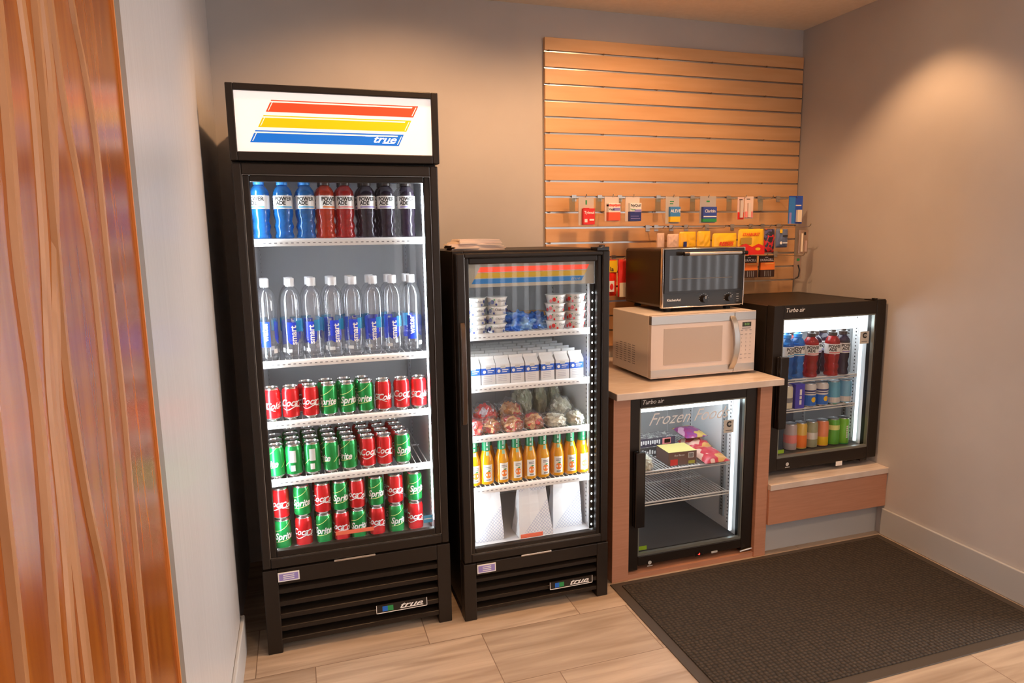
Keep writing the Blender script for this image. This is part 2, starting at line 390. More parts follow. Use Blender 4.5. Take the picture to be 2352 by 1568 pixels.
for i in (0, 2, 5, 8, 10, 12, 14):
    for xx in (.02, .31, .61, .93, 1.27):
        q = M().lathe([(0, 0), (.0040, 0), (.0044, .003), (0, .003)], 10); q.bm.transform(Matrix.Translation((xx, SF-BACK+.001, slots[i]+.002)) @ Matrix.Rotation(PI/2, 4, 'X')); q.build('screw', dark_slot, sw)

# ================================================================== TALL GLASS DOOR COOLERS
def ring(q, x0, x1, z0, z1, wx, wz, y0, y1, mi=0, wb=None):
    wb = wz if wb is None else wb
    q.box(x0, x0+wx, y0, y1, z0, z1, mi).box(x1-wx, x1, y0, y1, z0, z1, mi).box(x0+wx, x1-wx, y0, y1, z1-wz, z1, mi).box(x0+wx, x1-wx, y0, y1, z0, z0+wb, mi)
    return q
def cooler_shell(t, W, D, z0, z1, ix0, ix1, iz0, iz1, iy0, iy1, outer, inner, back, floor_=None):
    q = M()
    q.box(0, ix0, iy0, D, z0, z1).box(ix1, W, iy0, D, z0, z1).box(ix0, ix1, iy0, D, iz1, z1).box(ix0, ix1, iy0, D, z0, iz0).box(ix0, ix1, iy1+.01, D, iz0, iz1)
    q.build('cabinet', outer, t, smooth=False, bevel=.003)
    q = M(); e = .002
    q.box(ix0, ix0+e, iy0, iy1, iz0, iz1).box(ix1-e, ix1, iy0, iy1, iz0, iz1).box(ix0+e, ix1-e, iy0, iy1, iz1-e, iz1).box(ix0+e, ix1-e, iy0, iy1, iz0, iz0+e, 4).box(ix0+e, ix1-e, iy1, iy1+.004, iz0, iz1, 1)
    nb = 9
    for i in range(3):
        xx = ix0+(ix1-ix0)*(i+.5)/3; q.box(xx-.0015, xx+.0015, iy1-.0015, iy1, iz0+.02, iz1-.02, 2)
    for xx in (ix0+e, ix1-e-.003):            # pilaster strips with slots
        for yy in (iy0+.06, iy1-.09):
            q.box(xx, xx+.003, yy, yy+.02, iz0+.02, iz1-.02)
            k = iz0+.04
            while k < iz1-.04:
                q.box(xx-.0004, xx+.0034, yy+.007, yy+.013, k, k+.007, 3); k += .018
    q.build('liner', [inner, back, linergrey, dk, floor_ or back], t, smooth=False)
def wire_shelf(t, x0, x1, y0, y1, z, lip=.022, n=26, name='shelf', rail=True, ticks=True):
    q = M(); r = .0022
    for i in range(n):
        x = x0+.01+(x1-x0-.02)*i/(n-1); q.tube([(x, y0, z), (x, y1, z)], r, 5)
    for yy in (y0+.003, (y0+y1)/2, y1): q.tube([(x0, yy, z-.004), (x1, yy, z-.004)], .003, 6)
    if rail:
        q.prism([(y0-.006, z+.002), (y0-.002, z+.004), (y0+.002, z-lip), (y0-.010, z-lip), (y0-.010, z-lip*.2)], 'x', x0, x1)
        if ticks:
            k = x0+.03; 
            while k < x1-.05:
                q.box(k, k+.009, y0-.0106, y0-.0099, z-.0125, z-.0095, 1); k += .0185
    else:
        q.tube([(x0, y0, z-.001), (x1, y0, z-.001)], .0035, 8); q.tube([(x0, y0, z-.014), (x1, y0, z-.014)], .003, 8)
        for xx in (x0, x1): q.tube([(xx, y0, z-.014), (xx, y0, z)], .003, 6)
    return q.build(name, [wire, tick], t)
def louvers(t, x0, x1, z0, z1, n, y0):
    q = M(); st = (z1-z0)/n
    q.box(x0, x1, y0+.05, y0+.055, z0, z1, 1)
    for i in range(n):
        zc = z0+st*(i+.5); 
        q.prism([(y0+.004, zc-st*.22), (y0+.008, zc-st*.30), (y0+.045, zc+st*.12), (y0+.045, zc+st*.30), (y0+.010, zc+st*.18), (y0+.004, zc+st*.10)], 'x', x0, x1)
    return q
def true_badge(t, x0, x1, z0, z1, y):
    q = M().box(x0, x1, y-.004, y, z0, z1, 0).box(x0, x1, y-.0052, y-.004, z0, z0+.0025, 1).box(x0, x0+.002, y-.0052, y-.004, z0, z1, 1).box(x1-.002, x1, y-.0052, y-.004, z0, z1, 1)
    h = z1-z0; w = x1-x0
    q.box(x0+.12*w, x0+.22*w, y-.0048, y-.004, z0+.2*h, z1-.2*h, 2).box(x0+.22*w, x0+.33*w, y-.0048, y-.004, z0+.2*h, z1-.2*h, 3)
    q.text('true', h*1.0, x0+.66*w, y-.0056, z0+.55*h, 1, shear=.5, bold=.0006, sx=1.5)
    q.box(x0+.52*w, x0+.92*w, y-.0052, y-.004, z0+.22*h, z0+.29*h, 1)
    return q.build('badge', [blk2, wht, blu, grn], t, smooth=False)
def striped_sign(q, x0, x1, zc, dz, sl, cut, y):
    """three slanting bars; returns nothing"""
    for k, mi in ((1, 1), (0, 2), (-1, 3)):
        z = zc+k*dz*1.36; off = sl*k
        a = [(x0+off, z-dz/2), (x1+off-cut, z-dz/2), (x1+off, z+dz/2), (x0+off+cut, z+dz/2)]
        v = [q.bm.verts.new((u, y, w)) for u, w in a]; q.face(v, mi)
        b = dz*.12
        a = [(x0+off+b*2.2+cut*.1, z+dz/2-b*1.7), (x1+off-cut*.05-b*2, z+dz/2-b*1.7), (x1+off-b*1.2, z+dz/2-b*.4), (x0+off+cut, z+dz/2-b*.4)]
def lit(name, col, s):
    m = mat(name, col, .3, emit=col, es=s); return m
sgw = lit('lit_sign_white', (.80, .72, .68), .78); sgr = lit('lit_sign_red', (.80, .055, .015), .75); sgy = lit('lit_sign_yellow', (.72, .42, .0), .75); sgb = lit('lit_sign_blue', (.004, .125, .52), .75); sgl = lit('lit_sign_highlight', (.9, .8, .7), .6)

# ---- the tall cooler
F1 = thing('display_cooler', 'tallest black glass door cooler with lit striped sign on top, full of drinks', 'refrigerator', (0, 0, 0))
cooler_shell(F1, .686, .71, .03, 1.995, .040, .646, .335, 1.735, .055, .62, blk, liner, linergrey)
q = M(); ring(q, 0, .690, 1.757, 1.999, .024, .022, -.004, .055, wb=.029); q.box(.024, .666, .03, .055, 1.786, 1.977)
sb = q.build('sign_box', blk, F1, smooth=False, bevel=.003)
q = M().box(.024, .666, .006, .009, 1.786, 1.977, 0)
for (x0, x1, z0, z1, mi, ed) in ((.119, .603, 1.914, 1.952, 1, 5), (.092, .577, 1.865, 1.903, 2, 6), (.064, .549, 1.816, 1.855, 3, 5)):
    c = .019
    def para(a0, a1, b0, b1, cc, y, m_):
        v = [q.bm.verts.new((u, y, w)) for u, w in ((a0, b0), (a1, b0), (a1+cc, b1), (a0+cc, b1))]; q.face(v, m_)
    para(x0, x1, z0, z1, c, .0055, mi)
    para(x0+.007, x1-.004, z0+.030, z0+.0345, .0025, .0052, 4); para(x1-.006, x1-.003, z0+.004, z0+.033, c*.8, .0052, 4); para(x0+.007, x0+.0095, z0+.004, z0+.033, c*.8, .0052, 4)  # edge highlights painted on each stripe as pale glowing lines
q.text('true', .034, .498, .0048, 1.836, 7, shear=.45, bold=.0006, sx=1.35); q.box(.492, .534, .0047, .005, 1.8235, 1.8255, 7); q.box(.436, .474, .0047, .005, 1.8452, 1.8475, 7)
q.build('lit_sign', [sgw, sgr, sgy, sgb, sgl, sgb, sgy, lit('lit_sign_letters', (.9, .9, .85), .8)], sb, smooth=False, recalc=False)
q = M(); ring(q, .003, .683, .332, 1.749, .028, .036, 0, .05); ring(q, .031, .655, .368, 1.713, .022, .022, .010, .036, wb=.024)
dr = q.build('door', blk, F1, smooth=False, bevel=.004)
q = M(); ring(q, .0305, .6555, .3675, 1.7135, .0016, .0016, .006, .012); q.build('trim_line', steel, dr, smooth=False)
M().box(.050, .636, .030, .034, .388, 1.694).build('glass_pane', glass, dr, smooth=False)
M().box(.262, .402, .0285, .0295, .411, .426).build('red_sticker', salm, dr, smooth=False)
M().box(.592, .626, .0285, .0295, .411, .440).box(.594, .624, .0283, .0286, .425, .428, 1).build('blue_sticker', [skyb, wht], dr, smooth=False)
M().box(.25, .40, -.004, .02, .324, .331).build('handle', steel, dr, smooth=False, bevel=.002)
q = M(); q.box(0, .052, 0, .05, .0, .326).box(.634, .686, 0, .05, .0, .326).box(.052, .634, 0, .05, .266, .326)
gr = q.build('grille', blk, F1, smooth=False, bevel=.003)
louvers(gr, .050, .636, .022, .266, 5, 0).build('slats', [blk, dk], gr)
true_badge(gr, .393, .588, .088, .122, -.0)
q = M().box(.052, .126, -.003, 0, .279, .313).box(.056, .122, -.0035, -.003, .283, .309, 1); 
for zz in (.289, .296, .303): q.box(.070, .108, -.004, -.0035, zz-.0015, zz+.0015, 0)
q.build('blue_label', [wht, lilac], gr, smooth=False)
for z, nm in ((1.503, 0), (1.073, 0), (.850, 0), (.633, 0)): wire_shelf(F1, .048, .636, .095, .60, z-.004)
M().box(.640, .6438, .060, .085, .40, 1.70).build('lamp_tube', led, F1, smooth=False)
M().box(.0422, .046, .060, .085, .40, 1.70).build('lamp_tube', led, F1, smooth=False)
for i, (x, y) in enumerate(((.06, .12), (.62, .12), (.06, .64), (.62, .64))): M().lathe([(0, 0), (.02, 0), (.02, .03), (0, .03)], 16, c=(x, y, 0)).build('foot', blkrub, F1)

# ---- the middle cooler
X2, Y2 = .732, -.026
F2 = thing('display_cooler', 'shorter black glass door cooler holding yogurt, milk and orange juice, striped sign inside door', 'refrigerator', (X2, Y2, 0))
cooler_shell(F2, .618, .66, .03, 1.449, .044, .578, .265, 1.41, .055, .585, blk, white, linergrey)
q = M(); ring(q, .004, .616, .243, 1.440, .030, .016, 0, .05, wb=.032); ring(q, .034, .586, .275, 1.424, .018, .024, .010, .036, wb=.018)
dr = q.build('door', blk, F2, smooth=False, bevel=.004)
q = M(); ring(q, .0335, .5945, .2745, 1.4255, .0016, .0016, .006, .012); q.build('trim_line', steel, dr, smooth=False)
M().box(.586, .616, .010, .045, .275, 1.424).build('hinge_side', blk, dr, smooth=False)
M().box(.050, .588, .030, .034, .291, 1.402).build('glass_pane', glass, dr, smooth=False)
q = M().box(.051, .566, .036, .040, 1.313, 1.401, 0)
for (x0, x1, z0, z1, mi) in ((.091, .533, 1.369, 1.388, 1), (.079, .523, 1.347, 1.366, 2), (.067, .511, 1.326, 1.344, 3)):
    c = .011; v = [q.bm.verts.new((u, .0355, w)) for u, w in ((x0, z0), (x1, z0), (x1+c, z1), (x0+c, z1))]; q.face(v, mi)
q.text('true', .016, .485, .0352, 1.335, 0, shear=.4, sx=1.4)
q.build('striped_header', [flat('header_beige', (.52, .52, .46)), sgr, flat('header_yellow', (.75, .50, .02)), flat('header_blue', (.02, .25, .75))], dr, smooth=False, recalc=False)
hb = M(); hb.prism([(-.018, .82), (-.003, .80), (-.001, .83), (-.001, 1.15), (-.003, 1.19), (-.018, 1.165), (-.026, 1.08), (-.028, .99), (-.026, .90)], 'x', .010, .028)
hb.build('handle', mat('brown_black_plastic', (.06, .035, .02), .3), dr, bevel=.003)
M().box(.245, .34, .0285, .0295, .297, .314).build('red_sticker', salm, dr, smooth=False)
M().box(.235, .365, -.004, .02, .236, .243).build('handle_lip', steel, dr, smooth=False, bevel=.002)
q = M(); q.box(0, .050, 0, .05, .0, .238).box(.568, .618, 0, .05, .0, .238).box(.050, .568, 0, .05, .186, .238)
gr = q.build('grille', blk, F2, smooth=False, bevel=.003)
louvers(gr, .049, .570, .022, .186, 4, 0).build('slats', [blk, dk], gr)
true_badge(gr, .356, .545, .072, .104, 0)
q = M().box(.054, .129, -.003, 0, .195, .230).box(.058, .125, -.0035, -.003, .199, .226, 1)
for zz in (.205, .2125, .220): q.box(.075, .110, -.004, -.0035, zz-.0015, zz+.0015, 0)
q.build('blue_label', [wht, lilac], gr, smooth=False)
for z in (1.132, .928, .727, .514): wire_shelf(F2, .052, .570, .085, .57, z-.004)
M().box(.5738, .5765, .058, .078, .31, 1.30).build('lamp_tube', led, F2, smooth=False)
M().box(.0455, .0482, .058, .078, .31, 1.30).build('lamp_tube', led, F2, smooth=False)
q = M().box(.556, .576, .050, .056, .285, 1.31, 0)
for i in range(30): q.box(.5625, .5660, .0488, .050, .30+i*.0335, .306+i*.0335, 1)
q.build('led_strip', [dk, leddot], F2, smooth=False)
M().box(.560, .612, -.003, .06, 1.440, 1.455).lathe([(0, 0), (.012, 0), (.012, .012), (0, .012)], 12, c=(.590, .02, 1.449)).build('hinge', blk2, F2, bevel=.002)
for x, y in ((.06, .12), (.56, .12), (.06, .6), (.56, .6)): M().lathe([(0, 0), (.02, 0), (.02, .03), (0, .03)], 16, c=(x, y, 0)).build('foot', blkrub, F2)

# ================================================================== CABINETRY
lam = noisy(mat('brown_laminate', (.50, .245, .15), .45), (1, 1, 18), (.48, .23, .14), (.53, .26, .165), 6, .01)
stone = noisy(mat('pale_laminate_top', (.68, .60, .55), .3), (1.5, 14, 1), (.60, .51, .45), (.72, .65, .61), 5, 0, 5)
CX0, CX1 = 1.408, 2.202
cb = thing('base_cabinet', 'brown laminate cabinet frame around the small freezer', 'cabinet', (CX0, .051, 0))
M().box(0, .079, 0, .72, 0, .826).build('side_panel', lam, cb, smooth=False, bevel=.001)
M().box(.731, .794, 0, .72, 0, .826).build('side_panel', lam, cb, smooth=False, bevel=.001)
M().box(.079, .731, .006, .10, 0, .022).build('sill', lam, cb, smooth=False)
M().box(.079, .731, .70, .715, .0, .826).build('back_panel', dk, cb, smooth=False)
ct = thing('countertop', 'pale laminate countertop carrying the microwave', 'countertop', (1.398, .002, .826))
M().box(0, .827, 0, .775, 0, .030).build('slab', stone, ct, smooth=False, bevel=.003)
pl = thing('raised_platform', 'low pale topped brown platform under the right-hand cooler', 'platform', (CX1, .04, 0))
M().box(.001, .696, -.008, .74, .322, .350).build('top_slab', stone, pl, smooth=False, bevel=.002)
M().box(.001, .696, 0, .016, .152, .322).build('front_panel', lam, pl, smooth=False, bevel=.001)
M().box(.001, .696, .016, .70, .152, .170).box(.001, .696, .060, .70, .17, .322).build('carcass', lam, pl, smooth=False)
M().box(.001, .696, .045, .06, 0, .152).build('toe_kick', base_m, pl, smooth=False)

# ================================================================== SMALL GLASS DOOR UNITS
def small_cooler(name, label, x, y, z, lampk, glass_z, shelves, freezer):
    W_, H, D = .647, .785, .60
    t = thing(name, label, 'freezer' if freezer else 'refrigerator', (x, y, z))
    cooler_shell(t, W_, D, .0, H-.004, .042, .605, .050 if freezer else .052, H-.035, .055, D-.06, blk, white, mat('freezer_back', (.40, .39, .39), .5) if freezer else linerdk, mat('slate_tray', (.09, .09, .095), .4))
    g0, g1 = glass_z
    q = M(); q.box(0, .053, 0, .05, .0, H).box(.590, W_, 0, .05, .0, H).box(.053, .590, 0, .05, g1, H).box(.053, .590, 0, .05, .0 if not freezer else .018, g0)
    dr = q.build('door', blk, t, smooth=False, bevel=.003)
    q = M(); ring(q, .053, .590, g0, g1, .006, .006, .004, .02, wb=.012); q.build('bright_bead', mat('grey_green_bead', (.25, .27, .25), .3, .5), dr, smooth=False)
    M().box(.055, .588, .024, .028, g0, g1).build('glass_pane', glass, dr, smooth=False)
    q = M(); q.box(.020, .066, -.034, -.014, .212, .552).box(.020, .040, -.016, .0, .212, .552); q.build('handle', blk2, dr, bevel=.004)
    q = M(); q.text('Turbo air', .027, .112, -.0012, H-.024, 0, shear=.25, bold=.0003, sx=1.0); q.build('lettering', wht, dr, smooth=False, recalc=False)
    if freezer:
        q = M(); q.text('Frozen Foods', .078, .305, .0225, .672, 0, shear=.55, bold=-.0003, sx=.93)
        q.build('window_lettering', mat('white_script', (.95, .95, .95), .5), dr, smooth=False, recalc=False)
    q = M().box(.490 if freezer else .522, .543 if freezer else .576, .0225, .0235, .575, .635, 0); q.text('C', .034, .517 if freezer else .549, .0221, .614, 1, bold=.002); q.text('US', .012, .520 if freezer else .552, .0221, .614, 1)
    q.box(.500 if freezer else .532, .533 if freezer else .566, .0221, .0225, .585, .587, 1); q.build('certification_sticker', [flat('sticker_grey', (.62, .60, .55)), inkb], dr, smooth=False, recalc=False)
    q = M().box(.060, .108, .0215, .0235, g0+.017, g0+.035); q.build('green_sticker', lime, dr, smooth=False)
    q = M(); q.disc(.112, -.0015, .026, .009, 0); q.box(.100, .126, -.0015, -.0005, .009, .0125, 0); q.build('emblem', silverink, dr, smooth=False, recalc=False)
    for s in shelves: wire_shelf(t, .060, .566, .075, D-.08, s, n=30, rail=False)
    M().box(.060, .560, .085, .15, g1-(.045 if freezer else .078), g1-(.030 if freezer else .030)).build('lamp_tube', lampk, t, smooth=False)
    M().box(.576, .588, .070, .080, g0+.012, g1-.09).build('lamp_tube', led4, t, smooth=False)
    gs_ = mat('grey_standard', (.30, .32, .33), .4)
    q = M().box(.592, .603, .150, .180, g0+.05, g1-.06, 0); k = g0+.08
    while k < g1-.1: q.box(.5915, .5921, .160, .168, k, k+.007, 1); k += .016
    q.build('shelf_standard', [gs_, dk], t, smooth=False)
    M().box(.0445, .048, .09, .12, g0+.05, g1-.06, 0).build('shelf_standard', gs_, t, smooth=False)
    M().box(.57, .64, .0, .06, H, H+.005).box(.585, .60, .01, .03, H+.005, H+.010).build('hinge', blk2, t, smooth=False)
    return t, dr
F3, d3 = small_cooler('display_freezer', 'small black glass door freezer lettered Frozen Foods, set under the countertop', 1.490, .07, .030, led3, (.062, .738), (.420, .274), True)
q = M().box(.345, .385, -.0012, -.0004, .016, .032, 1); q.text('-8', .012, .365, -.0016, .024, 0, bold=.0006); q.build('temperature_display', [ledred, blk2], d3, smooth=False, recalc=False)
M().box(.43, .462, -.003, 0, .018, .026).build('emblem', silverink, d3, smooth=False)
M().tube([(.575, -.012, .008), (.640, -.012, .014)], .004, 8).build('lock_bar', steel, F3)
for x, y in ((.05, .10), (.60, .10), (.05, .55), (.60, .55)): M().lathe([(0, 0), (.018, 0), (.018, .030), (0, .030)], 16, c=(x, y, -.030)).build('foot', blkrub, F3)
F4, d4 = small_cooler('display_cooler', 'small black glass door cooler on the raised platform beside the right wall', 2.235, .102, .386, led2, (.057, .722), (.416, .268), False)
M().box(.40, .438, -.002, .0, -.018, .004).build('price_tag', wht, d4, smooth=False)
for x, y in ((.05, .16), (.47, .16), (.05, .55), (.58, .55)): M().lathe([(0, 0), (.026, 0), (.028, .012), (.015, .018), (.015, .036), (0, .036)], 18, c=(x, y, -.036)).build('foot', blkrub, F4)
M().box(.55, .59, .0, .05, -.010, .001).tube([(.50, .03, -.014), (.56, .01, -.008)], .003, 6).build('hinge_bracket', blk2, F4, smooth=False)

# ================================================================== MICROWAVE AND TOASTER OVEN
mwm = mat('white_microwave_shell', (.72, .68, .66), .3); mwf = mat('white_microwave_door', (.74, .66, .64), .12, coat=.5)
mw = thing('microwave', 'white countertop microwave with a steel band top and bottom', 'microwave', (1.638, .156, .856))
q = M(); q.box(0, .54, .025, .375, .013, .293); q.build('body', mwm, mw, smooth=False, bevel=.004)
q = M()
for i in range(5):
    for j in range(9 if i < 4 else 8):
        q.box(-.0004, .0006, .145+i*.042, .145+i*.042+.026, .055+j*.0105-i*.000, .058+j*.0105, 0, mat4=None)
q.build('side_vents', tick, mw, smooth=False)
q = M(); q.box(0, .425, 0, .025, .013, .293, 0).box(-.0002, .425, -.001, .02, .252, .289, 1).box(-.0002, .425, -.001, .02, .018, .052, 1)
md = q.build('door', [mwf, steel], mw, smooth=False, bevel=.0015)
M().box(.062, .362, -.0015, .001, .072, .234).build('window', mat('grey_mesh_window', (.50, .43, .39), .10, coat=.6), md, smooth=False, bevel=.001)
hp = [(.012, .020), (-.006, .030), (-.020, .060), (-.028, .105), (-.030, .150), (-.028, .195), (-.020, .240), (-.006, .272), (.012, .282)]
q = M(); pr = None
for yy, zz in hp:
    bow = .012*math.sin(PI*(zz-.02)/.262); x0 = .398+bow; x1 = .424+bow*1.25
    c = [q.bm.verts.new(p) for p in ((x0, yy, zz), (x1, yy, zz), (x1, yy+.008, zz), (x0, yy+.008, zz))]
    if pr:
        for i in range(4): q.face([pr[i], pr[(i+1) % 4], c[(i+1) % 4], c[i]])
    else: q.face(c)
    pr = c
q.face(pr); q.build('handle', steel, md, bevel=.002)
q = M(); q.box(.427, .540, 0, .025, .013, .293, 0).box(.427, .5402, -.001, .02, .252, .289, 1).box(.427, .5402, -.001, .02, .018, .052, 1)
cp = q.build('control_panel', [mwf, steel], mw, smooth=False, bevel=.0015)
M().box(.468, .514, -.002, 0, .222, .242, 0).text('8:00', .015, .491, -.0024, .232, 1).build('clock_display', [flat('lcd_dark', (.03, .035, .02), .2), ledlcd], cp, smooth=False, recalc=False)
q = M()
keys = ['1', '2', '3', '4', '5', '6', '7', '8', '9', '-', '0', '+']
for i in range(8):
    for j in range(3):
        x = .466+j*.023; z = .205-i*.0185
        if 2 <= i <= 5: q.text(keys[(i-2)*3+j], .010, x, -.0008, z, 0)
        else: q.box(x-.006, x+.006, -.0012, -.0002, z-.0008, z+.0008)
q.box(.466, .512, -.0012, -.0002, .213, .215)
q.build('buttons', tick, cp, smooth=False, recalc=False)
for x, y in ((.05, .06), (.49, .06), (.05, .33), (.49, .33)): M().lathe([(0, 0), (.014, 0), (.014, .014), (0, .014)], 14, c=(x, y, 0)).build('foot', blkrub, mw)

to = thing('toaster_oven', 'black toaster oven with a chrome edge, standing on the white microwave', 'toaster oven', (1.743, .2495, 1.149))
q = M(); q.box(0, .430, .015, .364, .020, .286); q.build('body', mat('dark_bronze_metal', (.045, .026, .012), .32, .6), to, bevel=.014, seg=4)
q = M(); ring(q, -.002, .432, .018, .288, .007, .007, -.004, .018); q.build('chrome_rim', chrome, to, bevel=.004, seg=3)
q = M().box(.005, .425, 0, .015, .025, .281); q.build('fascia', mat('charcoal_fascia', (.022, .020, .018), .14), to, smooth=False)
q = M().box(.007, .424, -.006, 0, .085, .280, 0).box(.030, .415, -.0068, -.006, .095, .255, 1)
od = q.build('door', [blk2, mat('smoked_glass', (.006, .005, .005), .04, coat=1)], to, smooth=False, bevel=.001)
q = M().tube([(.105, -.035, .262), (.398, -.035, .262)], .0085, 16, 0).tube([(.385, -.035, .262), (.418, -.033, .262)], .0092, 14, 1).tube([(.085, -.035, .262), (.110, -.035, .262)], .0092, 14, 1).tube([(.092, -.035, .262), (.092, 0, .262)], .006, 8, 1).tube([(.410, -.035, .262), (.410, 0, .262)], .006, 8, 1)
q.build('handle', [steel, blk2], od)
M().tube([(.045, -.0075, .150), (.36, -.0075, .150)], .0012, 6).build('rack', steel, od)
def knob(x):
    q = M().lathe([(.017, 0), (.017, .006), (.014, .018), (0, .018)], 24); q.bm.transform(Matrix.Translation((x, 0, .054)) @ Matrix.Rotation(PI/2, 4, 'X'))
    q.box(x-.0012, x+.0012, -.019, -.018, .056, .068, 1)
    for i in range(9):
        a = PI*1.2*i/8-.1*PI; q.box(x+.024*math.cos(a)-.002, x+.024*math.cos(a)+.002, -.0008, 0, .054+.024*math.sin(a)-.0006, .054+.024*math.sin(a)+.0006, 1)
    q.build('knob', [blk2, silverink], to)
knob(.216); knob(.350)
q = M().text('KitchenAid', .0155, .060, -.0006, .054, 0, bold=.0003); q.build('lettering', silverink, to, smooth=False, recalc=False)
q = M()
for i in range(4): q.box(.392, .405, -.0008, 0, .036+i*.011, .0375+i*.011)
q.build('button_marks', silverink, to, smooth=False)
for x, y in ((.05, .04), (.37, .04), (.05, .32), (.37, .32)): M().lathe([(0, 0), (.016, 0), (.018, .006), (.012, .021), (0, .021)], 14, c=(x, y, 0)).build('foot', blkrub, to)

# ================================================================== FLOOR MAT
MX0, MX1, MY0, MY1 = 1.393, 2.872, -.82, .040
mt = thing('floor_mat', 'dark brown ribbed entrance mat in front of the freezer', 'mat', (MX0, MY0, 0))
mb = mat('mat_rubber_border', (.050, .038, .028), .55)
mp_ = mat('mat_pile', (.035, .024, .014), .9)
def mat_nodes(m):
    b = m.node_tree.nodes['Principled BSDF']; tc = nd(m, 'ShaderNodeTexCoord'); mp = nd(m, 'ShaderNodeMapping'); mp.inputs['Scale'].default_value = (55, 70, 1)
    lk(m, tc.outputs['Object'], mp.inputs[0]); vo = nd(m, 'ShaderNodeTexVoronoi'); vo.inputs['Scale'].default_value = 1; vo.inputs['Randomness'].default_value = .28; lk(m, mp.outputs[0], vo.inputs[0])
    r = nd(m, 'ShaderNodeValToRGB'); r.color_ramp.elements[0].position = .15; r.color_ramp.elements[0].color = (.050, .034, .021, 1); r.color_ramp.elements[1].position = .55; r.color_ramp.elements[1].color = (.012, .008, .004, 1)
    lk(m, vo.outputs['Distance'], r.inputs[0])
    n2 = nd(m, 'ShaderNodeTexNoise'); n2.inputs['Scale'].default_value = 260; lk(m, tc.outputs['Object'], n2.inputs[0])
    hs = nd(m, 'ShaderNodeHueSaturation'); lk(m, r.outputs[0], hs.inputs['Color']); mm = nd(m, 'ShaderNodeMath', operation='MULTIPLY_ADD'); mm.inputs[1].default_value = 1.4; mm.inputs[2].default_value = .25; lk(m, n2.outputs[0], mm.inputs[0]); lk(m, mm.outputs[0], hs.inputs['Value'])
    lk(m, hs.outputs[0], b.inputs['Base Color'])
    bp = nd(m, 'ShaderNodeBump', invert=True); bp.inputs['Strength'].default_value = .8; bp.inputs['Distance'].default_value = .006; lk(m, vo.outputs['Distance'], bp.inputs['Height']); lk(m, bp.outputs[0], b.inputs['Normal'])
mat_nodes(mp_)
q = M(); w_, d_ = MX1-MX0, MY1-MY0
ring(q, 0, w_, 0, 0, 0, 0, 0, 0) if False else q.box(0, w_, 0, d_, 0, .004)
q.build('border', mb, mt, smooth=False, bevel=.002)
q = M(); 
for i in range(40):
    x = .042+(w_-.084)*i/40
q.box(.042, w_-.042, .042, d_-.03, .004, .009); q.build('pile', mp_, mt, smooth=False, bevel=.002)

# ================================================================== GOODS: PROTOTYPES
def can_proto(kind):
    R, H = .0308, .122
    nm = {'cola': 'red cola can', 'lemon': 'green lemon soda can'}[kind]
    t = thing('soda_can', nm+' waiting on a shelf', 'can')
    body = canred if kind == 'cola' else cangreen
    prof = [(0, .003), (.020, .001), (.0235, 0), (.0265, .004), (R, .011), (R, .100), (.0300, .105), (.0262, .115), (.0258, .1165)]
    M().lathe(prof, 28, mis=[1, 1, 1, 1, 0, 0, 0, 1]).build('body', [body, alum], t)
    M().lathe([(.0258, .1165), (.0270, .1185), (.0270, .1215), (.0255, .122), (.0245, .1175), (0, .1175)], 28).box(-.006, .006, -.014, .006, .1178, .119).build('lid', alum, t)
    q = M(); r = R+.0004
    if kind == 'cola':
        q.text('Coca', .036, -.022, 0, .063, 0, shear=.35, bold=.0007, wrap=r, sx=.85); q.text('Cola', .034, .028, 0, .056, 0, shear=.35, bold=.0007, wrap=r, sx=.85)
        q.ribbon([(-.045+.006*i, .044-.006*math.sin(i*.55)) for i in range(15)], .004, r)
        q.text('Coca-Cola', .024, .0968, 0, .058, 0, shear=.35, bold=.0006, wrap=r, sx=.9)
        ms = [wht]
    else:
        q.text('Sprite', .036, 0, 0, .056, 0, shear=.3, bold=.0010, wrap=r, sx=.85)
        q.ribbon([(-.036+.006*i, .078+.00008*(i*i*2.2)*1.6) for i in range(13)], .0025, r, 1)
        q.ribbon([(-.034+.006*i, .034+.0010*i) for i in range(12)], .0025, r, 1)
        q.patch(.072, .094, .055, .100, r, 2); q.patch(.074, .090, .022, .044, r, 0); q.ribbon([(.05+.004*i, .04+.004*i) for i in range(8)], .003, r, 1)
        ms = [wht, paleyel, silverink]
    q.build('lettering', ms, t, smooth=False, recalc=False)
    return Proto(t)
COLA, LEMON = can_proto('cola'), can_proto('lemon')
CK = {'C': (COLA, 'red cola can'), 'S': (LEMON, 'green lemon soda can')}

